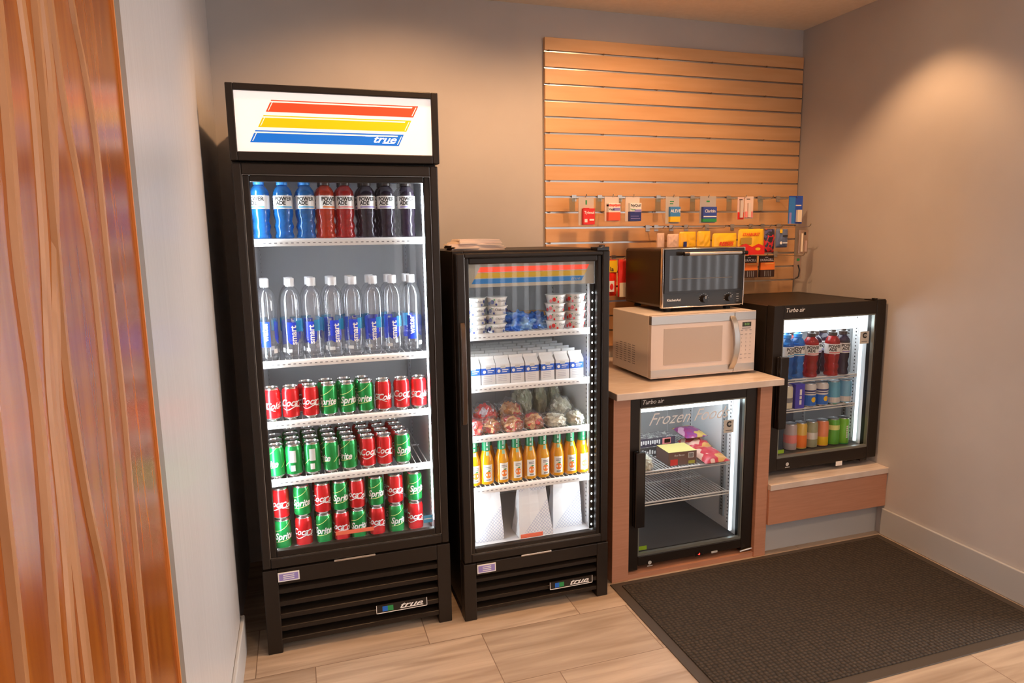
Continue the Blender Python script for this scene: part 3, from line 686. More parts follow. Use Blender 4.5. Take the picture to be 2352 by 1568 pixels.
def tint(name, c, d): return clear(name, tuple(min(1, v*1.0) for v in c), .9, .42, d, .05)
LIQ = {'blue': tint('blue_drink', (.25, .58, .92), (.015, .20, .55)), 'red': tint('red_drink', (.85, .20, .20), (.55, .02, .02)),
       'orange': tint('orange_drink', (.95, .40, .22), (.65, .05, .01)), 'purple': tint('purple_drink', (.30, .22, .30), (.035, .02, .05))}
capk = flat('dark_cap', (.05, .035, .03), .3); capb = flat('clear_blue_cap', (.05, .30, .80), .3)
def sport_bottle(kind, scale=1.0, nm='sports_drink_bottle'):
    t = thing(nm, kind+' sports drink bottle on a shelf', 'bottle')
    s = scale
    prof = [(0, .004), (.020, 0), (.0305, .004), (.0325, .010), (.030, .018), (.0275, .026), (.030, .036), (.0325, .044), (.030, .054), (.0270, .062), (.0290, .072), (.0325, .084), (.0328, .098), (.0322, .104), (.0322, .152), (.0325, .156), (.030, .168), (.022, .180), (.0145, .188), (.0145, .192)]
    M().lathe([(r*s, z*s) for r, z in prof], 28).build('bottle_body', LIQ[kind], t)
    q = M(); R = .0331*s
    q.patch(-.104*s, .104*s, .105*s, .151*s, R, 0, 28)
    q.text('POWER', .0185*s, -.002, 0, .139*s, 1, bold=.0007, wrap=R+.0003, sx=.95); q.text('ADE', .0185*s, -.0115*s, 0, .1245*s, 1, bold=.0007, wrap=R+.0003, sx=.95)
    q.patch(-.028*s, .030*s, .109*s, .114*s, R+.0003, 2, 8)
    q.build('label', [wht, inkb, {'blue': skyb, 'red': pink, 'orange': org, 'purple': lilac}[kind]], t, recalc=False)
    q = M().lathe([(.0185*s, .188*s), (.0185*s, .203*s), (.012*s, .206*s), (.010*s, .214*s), (0, .214*s)], 22)
    q.build('cap', capk if kind != 'blue' else capb, t)
    return t
SPB = {k: Proto(sport_bottle(k)) for k in ('blue', 'orange', 'red', 'purple')}
pet = clear('clear_pet', (.985, .99, 1), 1.5, .02, (.9, .95, 1), .03, 1.5)
lblue = flat('water_label_blue', (.015, .05, .62), .3); lteal = clear('water_label_teal', (.35, .72, .92), .6, .5, (.03, .35, .62))
capw = flat('white_cap', (.75, .75, .77), .4)
def water_proto():
    t = thing('water_bottle', 'clear water bottle with white cap', 'bottle')
    prof = [(0, .006), (.022, 0), (.033, .003), (.0366, .012), (.0366, .200), (.0358, .214), (.0335, .228), (.0285, .242), (.0215, .253), (.0140, .259), (.0128, .268)]
    M().lathe(prof, 30).build('bottle_body', pet, t)
    q = M(); R = .0370
    q.disc(0, 0, .078, .021, 0, 28, .024, R); q.patch(-.021, .021, .078, .135, R, 0, 10)
    q.text('smart', .030, .002, 0, .088, 1, bold=.0008, wrap=R+.0005, rot=PI/2, sx=1)
    q.patch(.050, .108, .094, .143, R, 2, 12); q.patch(.012, .034, .100, .140, R+.0002, 2, 6)
    q.patch(-.095, -.060, .050, .14, R, 0, 8); q.text('water', .030, -.078, 0, .105, 1, bold=.0007, wrap=R+.0005, rot=PI/2)
    q.patch(-.050, -.034, .026, .042, R, 1, 4); q.patch(-.028, -.006, .026, .038, R, 3, 4)
    q.build('label', [lblue, wht, lteal, silverink], t, recalc=False)
    M().lathe([(.0150, .262), (.0158, .264), (.0158, .290), (.014, .292), (0, .292)], 22).build('cap', capw, t)
    return Proto(t)
WATER = water_proto()
lid_w = flat('cup_lid_foil', (.78, .78, .76), .35); cupm = flat('white_cup', (.80, .79, .76), .4)
def cup_proto(kind):
    t = thing('yogurt_cup', 'white yogurt cup printed with '+kind, 'yogurt cup')
    M().lathe([(0, 0), (.030, 0), (.0325, .002), (.0395, .030), (.0400, .0315)], 30).build('cup', cupm, t)
    M().lathe([(.0400, .0315), (.0432, .0325), (.0432, .0343), (0, .0345)], 30).build('lid', lid_w, t)
    q = M(); R = .0395
    q.text('Chobani', .0125, .012, 0, .0205, 0, bold=.0002, wrap=R, sx=1.0)
    for x, z, r in ((-.030, .016, .0075), (-.014, .007, .0040), (.030, .008, .0045), (.044, .020, .006), (-.045, .010, .006)): q.disc(x, 0, z, r, 1, 12, r*1.15, R-.0008)
    q.disc(-.022, 0, .025, .003, 2, 8, None, R)
    q.build('print', [tick, red if kind == 'strawberries' else dblue, grn], t, recalc=False)
    return Proto(t)
CUPR, CUPB = cup_proto('strawberries'), cup_proto('blueberries')
def milk_proto():
    t = thing('milk_carton', 'small white and blue gable top milk carton', 'milk carton')
    w = .0285; q = M(); R = [0, .040, .066, .078]
    for i, mi in ((0, 0), (1, 1), (2, 0)): 
        z0, z1 = R[i], R[i+1]
        v = [[q.bm.verts.new((sx*w, sy*w, z)) for sx, sy in ((-1, -1), (1, -1), (1, 1), (-1, 1))] for z in (z0, z1)]
        for j in range(4): q.face([v[0][j], v[0][(j+1) % 4], v[1][(j+1) % 4], v[1][j]], mi)
    q.box(-w, w, -w, w, 0, .0005, 0)
    # gable: ridge along x, leaning to the middle
    a = [q.bm.verts.new(p) for p in ((-w, -w, .078), (w, -w, .078), (w, w, .078), (-w, w, .078), (-w*.98, -.002, .099), (w*.98, -.002, .099), (w*.98, .002, .099), (-w*.98, .002, .099))]
    for f in ((0, 1, 5, 4), (2, 3, 7, 6), (1, 2, 6, 5), (3, 0, 4, 7)): q.face([a[i] for i in f], 0)
    q.box(-w, w, -.0015, .0015, .098, .109, 0)
    q.build('carton', [flat('milk_white', (.80, .80, .80)), flat('milk_blue', (.02, .12, .62))], t, smooth=False)
    q = M(); q.disc(-.017, -w-.0006, .052, .0065, 0); q.box(-.004, .022, -w-.0006, -w, .054, .058, 0).box(-.004, .016, -w-.0006, -w, .047, .0495, 0); q.box(-.010, .010, -w-.0006, -w, .062, .073, 2)
    for z in (.012, .019, .026, .033): q.box(-.020, .014, -w-.0006, -w, z, z+.0018, 1)
    q.build('print', [wht, flat('faint_grey_print', (.50, .50, .55)), flat('milk_grey', (.60, .60, .58))], t, smooth=False, recalc=False)
    return Proto(t)
MILK = milk_proto()
juice = clear('orange_juice', (1, .62, .05), .8, .72, (.90, .42, .005), .06)
jgreen = flat('green_neck_sleeve', (.01, .25, .10), .35)
def juice_proto():
    t = thing('juice_bottle', 'orange juice bottle with green neck', 'juice bottle')
    M().lathe([(0, .003), (.022, 0), (.0285, .004), (.0300, .012), (.0300, .085), (.0285, .100), (.0215, .122), (.0165, .140), (.0160, .150)], 26).build('bottle_body', juice, t)
    q = M().lathe([(.0168, .138), (.0170, .178), (.0160, .182), (0, .182)], 22, 0); [q.patch(-.0035, .0035, .144+.0055*i, .1475+.0055*i, .0174, 1, 3) for i in (0, 1, 3, 4, 5)]; q.patch(-.006, .006, .118, .138, .0215, 2, 4)
    q.build('neck_sleeve', [jgreen, wht, flat('sleeve_light', (.30, .50, .35))], t, recalc=False)
    q = M(); R = .0304; q.patch(-.019, .019, .016, .086, R, 0, 8); q.disc(0, 0, .044, .0125, 1, 20, .0145, R+.0003); q.disc(.004, 0, .060, .006, 2, 10, .003, R+.0004)
    for z in (.068, .074): q.patch(-.012, .012, z, z+.003, R+.0003, 3, 4)
    q.patch(-.009, .009, .020, .026, R+.0003, 3, 4)
    q.build('label', [flat('label_white', (.80, .76, .68)), org, grn, tick], t, recalc=False)
    return Proto(t)
JUICE = juice_proto()

# ---- tall cooler, top shelf: sports drinks
def rz(): return random.uniform(-.5, .5)
kinds = ['blue', 'blue', 'blue', 'orange', 'red', 'purple', 'purple', 'purple']
xs1 = [.075, .152, .228, .296, .365, .441, .512, .587]
dsc = {'blue': 'bright blue', 'orange': 'orange red', 'red': 'pinkish red', 'purple': 'dark purple'}
pos1 = ['leftmost', 'second from left', 'third from left', 'right of the blues', 'left of the purples', 'third from right', 'second from right', 'rightmost']
for i, (k, x) in enumerate(zip(kinds, xs1)):
    SPB[k].put((x, .133, 1.5012), [-.42, .12, .05, .55, .0, .05, -.02, -.05][i], dsc[k]+' sports drink, tall cooler top shelf, front row, '+pos1[i], 'sports drinks on the top shelf')
    kb = k
    SPB[kb].put((x-.004, .208, 1.5012), rz()*2, dsc[kb]+' sports drink standing behind the '+ORD[i]+' front bottle on top shelf', 'sports drinks on the top shelf')
# ---- second shelf: water
xs2 = [.072, .156, .230, .304, .376, .451, .522, .593]
for i, x in enumerate(xs2):
    xx = x+(.0 if i else -.002)
    WATER.put((xx, .138, 1.0712), [1.9, .05, -.28, .1, -.05, -.25, -.12, 1.9][i], 'clear water bottle, '+('leftmost' if i == 0 else 'rightmost' if i == 7 else ORD[i]+' from the left')+' in front row, tall cooler', 'water bottles in the tall cooler')
    WATER.put((xx-.006, .213, 1.0712), 2.4+rz()*1.5, 'clear water bottle directly behind the '+ORD[i]+' one of the front row', 'water bottles in the tall cooler')
# ---- third shelf: cans
xs3 = [.069, .134, .203, .270, .337, .405, .471, .541, .607]
row = 'CCCSSSCCC'; ang = [-.9, .45, .35, -.35, .15, -.55, -.9, .42, -.75]
for i, (k, x) in enumerate(zip(row, xs3)):
    P_, nm = CK[k]; P_.put((x, .130, .8482), ang[i], nm+', '+('leftmost' if i == 0 else 'rightmost' if i == 8 else ORD[i]+' from left')+' of the nine on third shelf', 'cans on the third shelf')
for i, x in ((2, .190), (3, .262), (4, .330), (5, .398)):
    P_, nm = CK[row[i]]; P_.put((x, .198, .8482), rz()*3, nm+' peeking out behind the '+ORD[i]+' can on the third shelf', 'cans on the third shelf')
# ---- fourth shelf
xs4 = [.069, .131, .197, .265, .332, .402, .466, .535]
row4 = 'SSSSSCCS'; ang4 = [1.0, 2.75, 2.65, 1.35, .95, .62, .35, .30]
back4 = {1: 'SSSSSCCC', 2: 'SSSSSCCC', 3: 'SSSSCCCC'}
for i, (k, x) in enumerate(zip(row4, xs4)):
    P_, nm = CK[k]; P_.put((x, .130, .6312), -ang4[i] if i < 5 else ang4[i], nm+', '+('leftmost' if i == 0 else 'rightmost' if i == 7 else ORD[i]+' from left')+' in front row of the fourth shelf', 'cans on the fourth shelf')
    for r_ in (1, 2, 3):
        if r_ == 3 and i in (0,): continue
        P_, nm = CK[back4[r_][i]]; P_.put((x-.004*r_, .130+.066*r_, .6312), rz()*4, nm+' in '+['', 'second', 'third', 'fourth'][r_]+' row, behind the '+ORD[i]+' can on fourth shelf', 'cans on the fourth shelf')
# ---- bottom: two high
xs5 = [.073, .150, .225, .291, .355, .428, .503, .580]
for i, x in enumerate(xs5):
    bot = 'SC'[i % 2]; top = 'CS'[i % 2]
    for lv, k in ((0, bot), (1, top)):
        P_, nm = CK[k]
        P_.put((x, .155, .3372+lv*.1222), random.uniform(-.35, .35)-(.15 if k == 'C' else 0), nm+(', upper' if lv else ', lower')+' of the stacked pair, '+ORD[i]+' column from left, cooler floor', 'stacked cans at the bottom of the tall cooler')
        P_.put((x-.004, .222, .3372+lv*.1222), rz()*5, nm+(' upper' if lv else ' lower')+' of the pair behind the '+ORD[i]+' stacked column, cooler floor', 'stacked cans at the bottom of the tall cooler')

# ---- middle cooler goods
for j, (x, y, P_, nm, w_) in enumerate(((.832, .085, CUPB, 'leftmost', 'blueberries'), (.918, .092, CUPB, 'second from left', 'blueberries'), (1.163, .090, CUPR, 'second from right', 'strawberries'), (1.252, .090, CUPR, 'rightmost', 'strawberries'))):
    for k in range(4):
        P_.put((x+random.uniform(-.003, .003)+(.0 if x != .918 else .004*(k-2)*.5), y, 1.1302+k*.0347), random.uniform(-.3, .3), 'yogurt cup with '+w_+', '+['bottom', 'second from bottom', 'third from bottom', 'top'][k]+' of '+nm+' stack', 'yogurt cups on the top shelf')
film = clear('clear_film', (.96, .97, .98), 1.2, .05, (.8, .8, .85), .10)
blfilm = noisy(mat('blue_foil', (.02, .18, .75), .22, .2), (1, 1, 1), (.02, .16, .72), (.25, .50, .85), 26, .6, 4, .45, .62)
def bagged(name, label, cat, c, r, seed, mats, amp=.16, group=None, fillc=None):
    t = thing(name, label, cat, c, 0, group)
    M().blob((0, 0, 0), r, seed, amp, lump=2.6, sub=5, crumple=.05).build('wrapper', mats[0], t)
    if len(mats) > 1: M().blob((0, 0, .001), (r[0]*.88, r[1]*.88, r[2]*.84), seed+3, .17, lump=3.2, sub=4, crumple=.05).build('filling', mats[1], t)
    return t
bagged('snack_bag', 'shiny blue snack bag lying left of centre between the yogurt stacks', 'snack bag', (1.012, .125, 1.1300), (.062, .045, .045), 1, [blfilm], .22, 'blue snack bags')
bagged('snack_bag', 'shiny blue snack bag lying against the strawberry yogurt stack', 'snack bag', (1.100, .150, 1.1300), (.050, .045, .040), 5, [blfilm], .22, 'blue snack bags')
bagged('snack_bag', 'dark navy snack bag behind the blueberry yogurt stack', 'snack bag', (.965, .20, 1.1300), (.05, .035, .052), 8, [flat('navy_foil', (.02, .02, .14), .3)], .2)
q = M().box(-.07, .07, -.03, .03, 0, .052); tag(q.build('snack_box', [flat('orange_snack_box', (.60, .30, .08))], None, smooth=False, bevel=.002, loc=(1.12, .30, 1.1300)), 'orange snack box behind the blue snack bags', 'box')
mx = [.812, .872, .932, .992, 1.054, 1.119, 1.184, 1.248]
for r_ in range(6):
    for i, x in enumerate(mx):
        MILK.put((x+random.uniform(-.001, .001), .092+r_*.066, .9262), random.uniform(-.04, .04), 'white blue milk carton, '+('front row, ' if r_ == 0 else ORD[r_]+' row, ')+('leftmost' if i == 0 else 'rightmost' if i == 7 else ORD[i]+' from left'), 'milk cartons on the second shelf')
MJ = [.812, .866, .931, .990, 1.051, 1.108, 1.172, 1.232, 1.284]
for i, x in enumerate(MJ):
    JUICE.put((x, .100, .5122), random.uniform(-.15, .15), 'orange juice bottle, '+('leftmost' if i == 0 else 'rightmost' if i == 8 else ORD[i]+' from left')+' in the front row', 'orange juice bottles')
    if i < 8: JUICE.put((x+.026, .165, .5122), rz(), 'orange juice bottle in the back row, behind the gap after the '+ORD[i]+' front one', 'orange juice bottles')
def spots(name, cs, sc=22):
    m = mat(name, cs[0], .3); b = m.node_tree.nodes['Principled BSDF']; tc = nd(m, 'ShaderNodeTexCoord'); no = nd(m, 'ShaderNodeTexNoise'); no.inputs['Scale'].default_value = sc; no.inputs['Detail'].default_value = 2
    lk(m, tc.outputs['Object'], no.inputs[0]); r = nd(m, 'ShaderNodeValToRGB'); r.color_ramp.interpolation = 'CONSTANT'; el = r.color_ramp.elements
    el[0].position = 0; el[0].color = (*cs[0], 1); el[1].position = .42; el[1].color = (*cs[1], 1)
    for k, c in enumerate(cs[2:]): e = el.new(.50+.07*k); e.color = (*c, 1)
    lk(m, no.outputs[0], r.inputs[0]); lk(m, r.outputs[0], b.inputs['Base Color']); return m
sandm = spots('printed_red_wrapper', [(.65, .55, .60), (.70, .05, .04), (.75, .06, .05), (.50, .22, .08), (.35, .25, .65)])
croi = spots('browned_bun', [(.45, .18, .06), (.70, .40, .18), (.60, .05, .04), (.30, .10, .04)], 16)
for c, r, sd, mt_, lb in (((.815, .105, .7252), (.050, .055, .040), 2, [film, sandm], 'red printed sandwich wrapper at the left end of third shelf'),
        ((.890, .110, .7252), (.044, .055, .036), 4, [film, croi], 'wrapped sandwich with red label, second from the left on third shelf'),
        ((.976, .105, .7252), (.050, .055, .038), 6, [film, croi], 'wrapped bun sandwich in the middle of the third shelf, red label'),
        ((1.070, .110, .7252), (.046, .055, .040), 9, [film, croi], 'wrapped bun sandwich beside the cream coloured bags'),
        ((.895, .225, .7252), (.055, .055, .058), 11, [film, sandm], 'red sandwich wrapper lying behind the left sandwiches'),
        ((1.01, .225, .7252), (.052, .055, .060), 13, [film, croi], 'brown bun sandwich lying behind the middle sandwiches')):
    bagged('wrapped_sandwich', lb, 'sandwich', c, r, sd, mt_, .15, 'sandwiches on the third shelf')
crm = noisy(mat('cream_food', (.72, .68, .50), .5), (1, 1, 1), (.70, .66, .48), (.80, .78, .66), 20, .3); grn_f = noisy(mat('pale_green_food', (.55, .55, .38), .5), (1, 1, 1), (.50, .50, .32), (.68, .66, .50), 18, .3)
for c, r, sd, mt_, lb in (((1.168, .110, .7252), (.048, .055, .034), 21, [film, crm], 'clear bag of cream coloured food, left of the front pair'),
        ((1.256, .110, .7252), (.036, .055, .036), 22, [film, crm], 'clear bag of cream coloured food at the right end of the third shelf'),
        ((1.240, .225, .7252), (.048, .055, .058), 23, [film, crm], 'clear bag of pale food behind the right front bag'),
        ((1.105, .355, .7252), (.048, .06, .085), 25, [film, grn_f], 'clear bag of greenish food, left of the back heap'),
        ((1.190, .355, .7252), (.030, .06, .095), 26, [film, grn_f], 'clear bag of greenish food, middle of the back heap'),
        ((1.258, .360, .7252), (.032, .06, .090), 27, [film, grn_f], 'clear bag of greenish food, right of the back heap')):
    bagged('food_bag', lb, 'food bag', c, r, sd, mt_, .16, 'food bags on the third shelf')
# paper bags with a diamond print
pb = mat('white_paper_diamond_print', (.78, .78, .80), .7)
def pb_nodes(m):
    b = m.node_tree.nodes['Principled BSDF']; tc = nd(m, 'ShaderNodeTexCoord'); sp = nd(m, 'ShaderNodeSeparateXYZ'); lk(m, tc.outputs['Object'], sp.inputs[0])
    def mth(op, a, b2=None):
        n = nd(m, 'ShaderNodeMath', operation=op)
        for i, v in enumerate((a, b2)):
            if v is None: continue
            if isinstance(v, (int, float)): n.inputs[i].default_value = v
            else: lk(m, v, n.inputs[i])
        return n.outputs[0]
    s1 = mth('FRACT', mth('MULTIPLY', mth('ADD', sp.outputs[0], sp.outputs[2]), 72)); s2 = mth('FRACT', mth('MULTIPLY', mth('SUBTRACT', sp.outputs[0], sp.outputs[2]), 72))
    g = mth('MAXIMUM', mth('LESS_THAN', s1, .16), mth('LESS_THAN', s2, .16))
    reg = mth('LESS_THAN', mth('SUBTRACT', sp.outputs[2], mth('MULTIPLY', sp.outputs[0], 1.15)), .075)
    f = mth('MULTIPLY', g, reg); mx = nd(m, 'ShaderNodeMix', data_type='RGBA'); lk(m, f, mx.inputs[0]); mx.inputs[6].default_value = (.78, .78, .80, 1); mx.inputs[7].default_value = (.40, .44, .60, 1)
    lk(m, mx.outputs[2], b.inputs['Base Color'])
pb_nodes(pb)
def paper_bag(label, x, y, z, w, d, h, lean, fold, seed):
    t = thing('paper_bag', label, 'paper bag', (x, y, z), 0, 'white paper bags at the cooler bottom')
    q = M(); rnd = random.Random(seed); n = 7; rings = []
    for k in range(n):
        f = k/(n-1); dd = d*(1-f*.82)/2; ww = w*(1-f*fold)/2; ox = lean*f
        pts = [(-ww, -dd), (-ww*.3, -dd-.003*f), (ww*.35, -dd+.002), (ww, -dd), (ww*(1-.12*f*(1-f)*4), 0), (ww, dd), (-ww, dd), (-ww*(1-.12*f*(1-f)*4), 0)]
        rings.append([q.bm.verts.new((px+ox+rnd.uniform(-.0015, .0015), py+rnd.uniform(-.002, .002), h*f+(rnd.uniform(-.003, .003) if k == n-1 else 0))) for px, py in pts])
    for k in range(n-1):
        for i in range(8): q.face([rings[k][i], rings[k][(i+1) % 8], rings[k+1][(i+1) % 8], rings[k+1][i]])
    q.face(rings[0][::-1]); q.face(rings[-1])
    q.build('bag', pb, t, smooth=False)
    M().prism([(-d*.10, 0), (-d*.13, .004), (-d*.13, -.012), (-d*.10, -.014)], 'x', lean-w*(1-fold)/2, lean+w*(1-fold)/2).build('folded_top', pb, t, smooth=False, loc=(0, 0, h-.002))
paper_bag('white paper bag with diamond print, leftmost at the bottom of the cooler', .872, .125, .2672, .118, .085, .21, -.003, .06, 1)
paper_bag('white paper bag with tapered top, middle one at the bottom of the cooler', 1.066, .115, .2672, .150, .10, .20, -.004, .22, 2)
paper_bag('white paper bag leaning right, rightmost at the bottom of the cooler', 1.224, .150, .2672, .135, .09, .20, .006, .12, 3)
M().box(0, .001, 0, .001, 0, .001).bm.free()
# napkins on top of the middle cooler
npk = thing('napkin_stack', 'loose stack of folded paper napkins on top of the shorter cooler', 'napkins', (.86, .20, 1.4495))
nm_ = flat('napkin_paper', (.75, .62, .55), .8)
for k in range(7):
    q = M(); a = random.uniform(-.12, .12); dx = random.uniform(-.008, .008)
    w_, d2 = .105-.004*k*(k > 3), .075
    q.prism([(-w_, 0), (-w_+.004, .0058), (w_*.3, .0062), (w_, .0035), (w_, .0005), (w_*.3, 0)], 'y', -d2, d2); q.bm.transform(Matrix.Translation((dx, 0, k*.0060)) @ Matrix.Rotation(a, 4, 'Z'))
    q.build('napkin', nm_, npk, smooth=False)

# ---- freezer goods (lower small unit), shelf top at z = .030+.447+.002
Z3 = .4532
dbox = spots('dark_food_box', [(.10, .08, .09), (.14, .12, .13), (.60, .60, .55), (.12, .10, .11)], 45)
def fbox(label, x, y, z, w, d, h, mats, txt=None, rz_=0, extra=()):
    t = thing('frozen_food_box', label, 'food box', (x, y, z), rz_, 'frozen food boxes')
    q = M(); q.box(-w/2, w/2, 0, d, 0, h, 0); 
    a = [q.bm.verts.new(p) for p in ((-w/2, 0, h+.0003), (w/2, 0, h+.0003), (w/2, d, h+.0003), (-w/2, d, h+.0003))]; q.face(a, 1)
    q.build('carton', mats[:2], t, smooth=False, bevel=.001)
    q = M()
    for (x0, x1, z0, z1, mi) in extra: q.box(x0, x1, -.0008, 0, z0, z1, mi)
    if txt: q.text(*txt)
    q.build('print', list(mats[2:]), t, smooth=False, recalc=False)
brn = flat('brown_carton', (.16, .085, .07), .4); yl2 = flat('yellow_carton_top', (.75, .62, .22), .4); olv = flat('olive_print', (.45, .45, .05), .4)
fbox('brown food box with bright yellow top at the front of the freezer shelf', 1.817, .165, Z3, .143, .12, .062, [brn, yl2, wht, red, olv, tick], ('Red Baron', .012, -.018, -.0012, .046, 0, .3), -.05, ((-.062, -.025, .0, .028, 1), (.028, .056, .030, .054, 0), (.030, .054, .032, .052, 3), (.030, .062, .002, .016, 2)))
fbox('dark food box with white lettering, lower of the back pair', 1.790, .315, Z3, .22, .10, .045, [flat('dark_grey_carton', (.06, .06, .065), .4), dbox, wht, inkb], None, 0, tuple((-.10+.013*i, -.092+.013*i, .012, .034-(i % 3)*.004, 0) for i in range(11))+((.055, .095, .008, .038, 0),))
fbox('dark food box with pink red label, upper of the back pair', 1.765, .325, Z3+.0455, .22, .09, .040, [flat('dark_blue_carton', (.05, .045, .08), .4), dbox, wht, pink, salm], None, 0, tuple((-.10+.012*i, -.093+.012*i, .010+(i % 2)*.004, .030, 0) for i in range(11))+((.040, .085, .005, .035, 1), (.050, .082, .010, .030, 2)))
redbag = spots('red_food_bag', [(.75, .45, .35), (.55, .03, .05), (.60, .04, .06), (.70, .35, .10)], 12); purbag = spots('purple_food_bag', [(.55, .30, .40), (.30, .03, .16), (.22, .04, .20), (.55, .35, .08)], 12)
def pillow(name, label, cat, c, r, mt_, seed, tilt=(0, 0, 0), grp=None, letters=None):
    t = thing(name, label, cat, c, 0, grp); q = M(); n = 12; g = []
    from mathutils import noise
    for s_ in (1, -1):
        gg = []
        for i in range(n+1):
            rw = []
            for j in range(n+1):
                u, v = i/n*2-1, j/n*2-1; h = (max(0, (1-u*u)*(1-v*v)))**.45
                wr = noise.noise(Vector((u*3, v*3, seed)))*.18
                rw.append(q.bm.verts.new((u*r[0]*(1-.05*abs(wr)), v*r[1], s_*h*r[2]*(1+wr*1.5)+r[2])))
            gg.append(rw)
        g.append(gg)
        for i in range(n):
            for j in range(n): q.face([gg[i][j], gg[i+1][j], gg[i+1][j+1], gg[i][j+1]])
    bmesh.ops.remove_doubles(q.bm, verts=q.bm.verts, dist=.0004)
    q.bm.transform(Matrix.Rotation(tilt[0], 4, 'X') @ Matrix.Rotation(tilt[1], 4, 'Y') @ Matrix.Rotation(tilt[2], 4, 'Z'))
    q.build('bag', mt_, t)
    if letters: letters(t)
    return t
pillow('frozen_food_bag', 'red bag of frozen food at the right front of the freezer shelf', 'food bag', (1.968, .19, Z3), (.066, .080, .022), redbag, 3, (.12, 0, 0), 'frozen food bags')
pillow('frozen_food_bag', 'red bag of frozen food lying behind the right front one', 'food bag', (1.985, .33, Z3+.002), (.062, .06, .030), redbag, 5, (.05, 0, 0), 'frozen food bags')
pillow('frozen_food_bag', 'purple bag of frozen food lying on top at the back of the freezer', 'food bag', (1.975, .36, Z3+.0655), (.060, .07, .018), purbag, 7, (.08, 0, 0), 'frozen food bags')
bagged('food_bag', 'clear bag of cream food at the left end of the freezer shelf', 'food bag', (1.625, .185, Z3), (.042, .05, .045), 31, [film, crm], .2)

# ---- small cooler goods, shelves at .386+.430 / .386+.284 ; floor .386+.052
def mini_sport(k, x, y, rzv, label):
    SPBM[k].put((x, y, .8043), rzv, label, 'sports drinks in the small cooler')
SPBM = {k: Proto(sport_bottle(k, 1.06)) for k in ('blue', 'red', 'purple')}
for k, x, y, lb in (('blue', 2.385, .19, 'light blue sports drink at the left end of small cooler top shelf, by the handle'), ('blue', 2.456, .20, 'blue sports drink left of the red one, small cooler top shelf'), ('red', 2.528, .19, 'red sports drink, wide white label, left of centre in small cooler'),
        ('purple', 2.592, .24, 'dark sports drink between the two red ones, small cooler'), ('red', 2.646, .18, 'red sports drink, right of centre in the small cooler'), ('purple', 2.718, .19, 'dark sports drink at the right end of small cooler top shelf'),
        ('red', 2.49, .28, 'red sports drink in the back row of the small cooler, left'), ('purple', 2.68, .28, 'dark sports drink in the back row of the small cooler, right')):
    mini_sport(k, x, y, rz(), lb)
def tin(name, label, cat, x, y, z, R, H, base, bands, texts=(), lidm=alum, rzv=0, grp=None):
    t = thing(name, label, cat, (x, y, z), rzv, grp)
    M().lathe([(0, .002), (R*.75, 0), (R*.85, .003), (R, .008), (R, H-.014), (R*.85, H-.004), (R*.84, H-.002)], 24, mis=[1, 1, 1, 0, 0, 1]).build('body', [base, alum], t)
    M().lathe([(R*.84, H-.002), (R*.88, H), (R*.80, H-.002), (0, H-.003)], 24).build('lid', lidm, t)
    q = M()
    for (z0, z1, mi) in bands: q.lathe([(R+.0003, z0*H), (R+.0003, z1*H)], 24, mi)
    for tx in texts: q.text(tx[0], tx[1], 0, 0, tx[2]*H, tx[3], bold=.0004, wrap=R+.0007, rot=tx[4] if len(tx) > 4 else 0)
    return t, q
lightg = flat('pale_grey_can', (.62, .63, .66), .3)
for (x, base, bands, texts, discs, ms, lb) in (
    (2.395, flat('cream_can', (.70, .66, .50), .3), [(.30, .50, 0)], [], [], [tick], 'cream coloured can nearly hidden by the cooler handle, middle shelf'),
    (2.533, lightg, [(.08, .52, 0), (.58, .62, 2), (.66, .73, 2)], [], [(.33, 1)], [blu, yel, dblue], 'white blue can with yellow disc, left of the two, middle shelf'),
    (2.606, lightg, [(.08, .50, 0), (.57, .61, 2), (.66, .73, 2)], [], [(.33, 1)], [blu, yel, dblue], 'white blue can with yellow disc, right of the two, middle shelf'),
    (2.679, flat('aqua_can', (.10, .38, .60), .3), [(.10, .32, 0)], [], [], [lightg], 'aqua blue can, left of the two at the right of the middle shelf'),
    (2.751, flat('aqua_can_pale', (.16, .42, .68), .3), [(.10, .32, 0)], [], [], [lightg], 'aqua blue can at the right end of the middle shelf')):
    t, q = tin('drink_can', lb, 'can', x,   .195, .6563, .0345, .118, base, bands, texts, grp='cans on the middle shelf of the small cooler')
    for f_, mi in discs: q.disc(.002, 0, f_*.118, .013, mi, 16, None, .0352)
    q.build('print', ms, t, smooth=False, recalc=False)
t = thing('drink_carton', 'tall violet blue carton on the middle shelf of the small cooler', 'carton', (2.460, .195, .6563), 0)
M().box(-.027, .027, -.027, .027, 0, .120).build('carton', flat('violet_carton', (.07, .06, .55), .35), t, smooth=False, bevel=.002)
M().box(-.003, .009, -.0278, -.0270, .020, .042).box(-.003, .009, -.0278, -.0270, .047, .062).box(-.003, .009, -.0278, -.0270, .067, .095).build('print', wht, t, smooth=False, recalc=False)
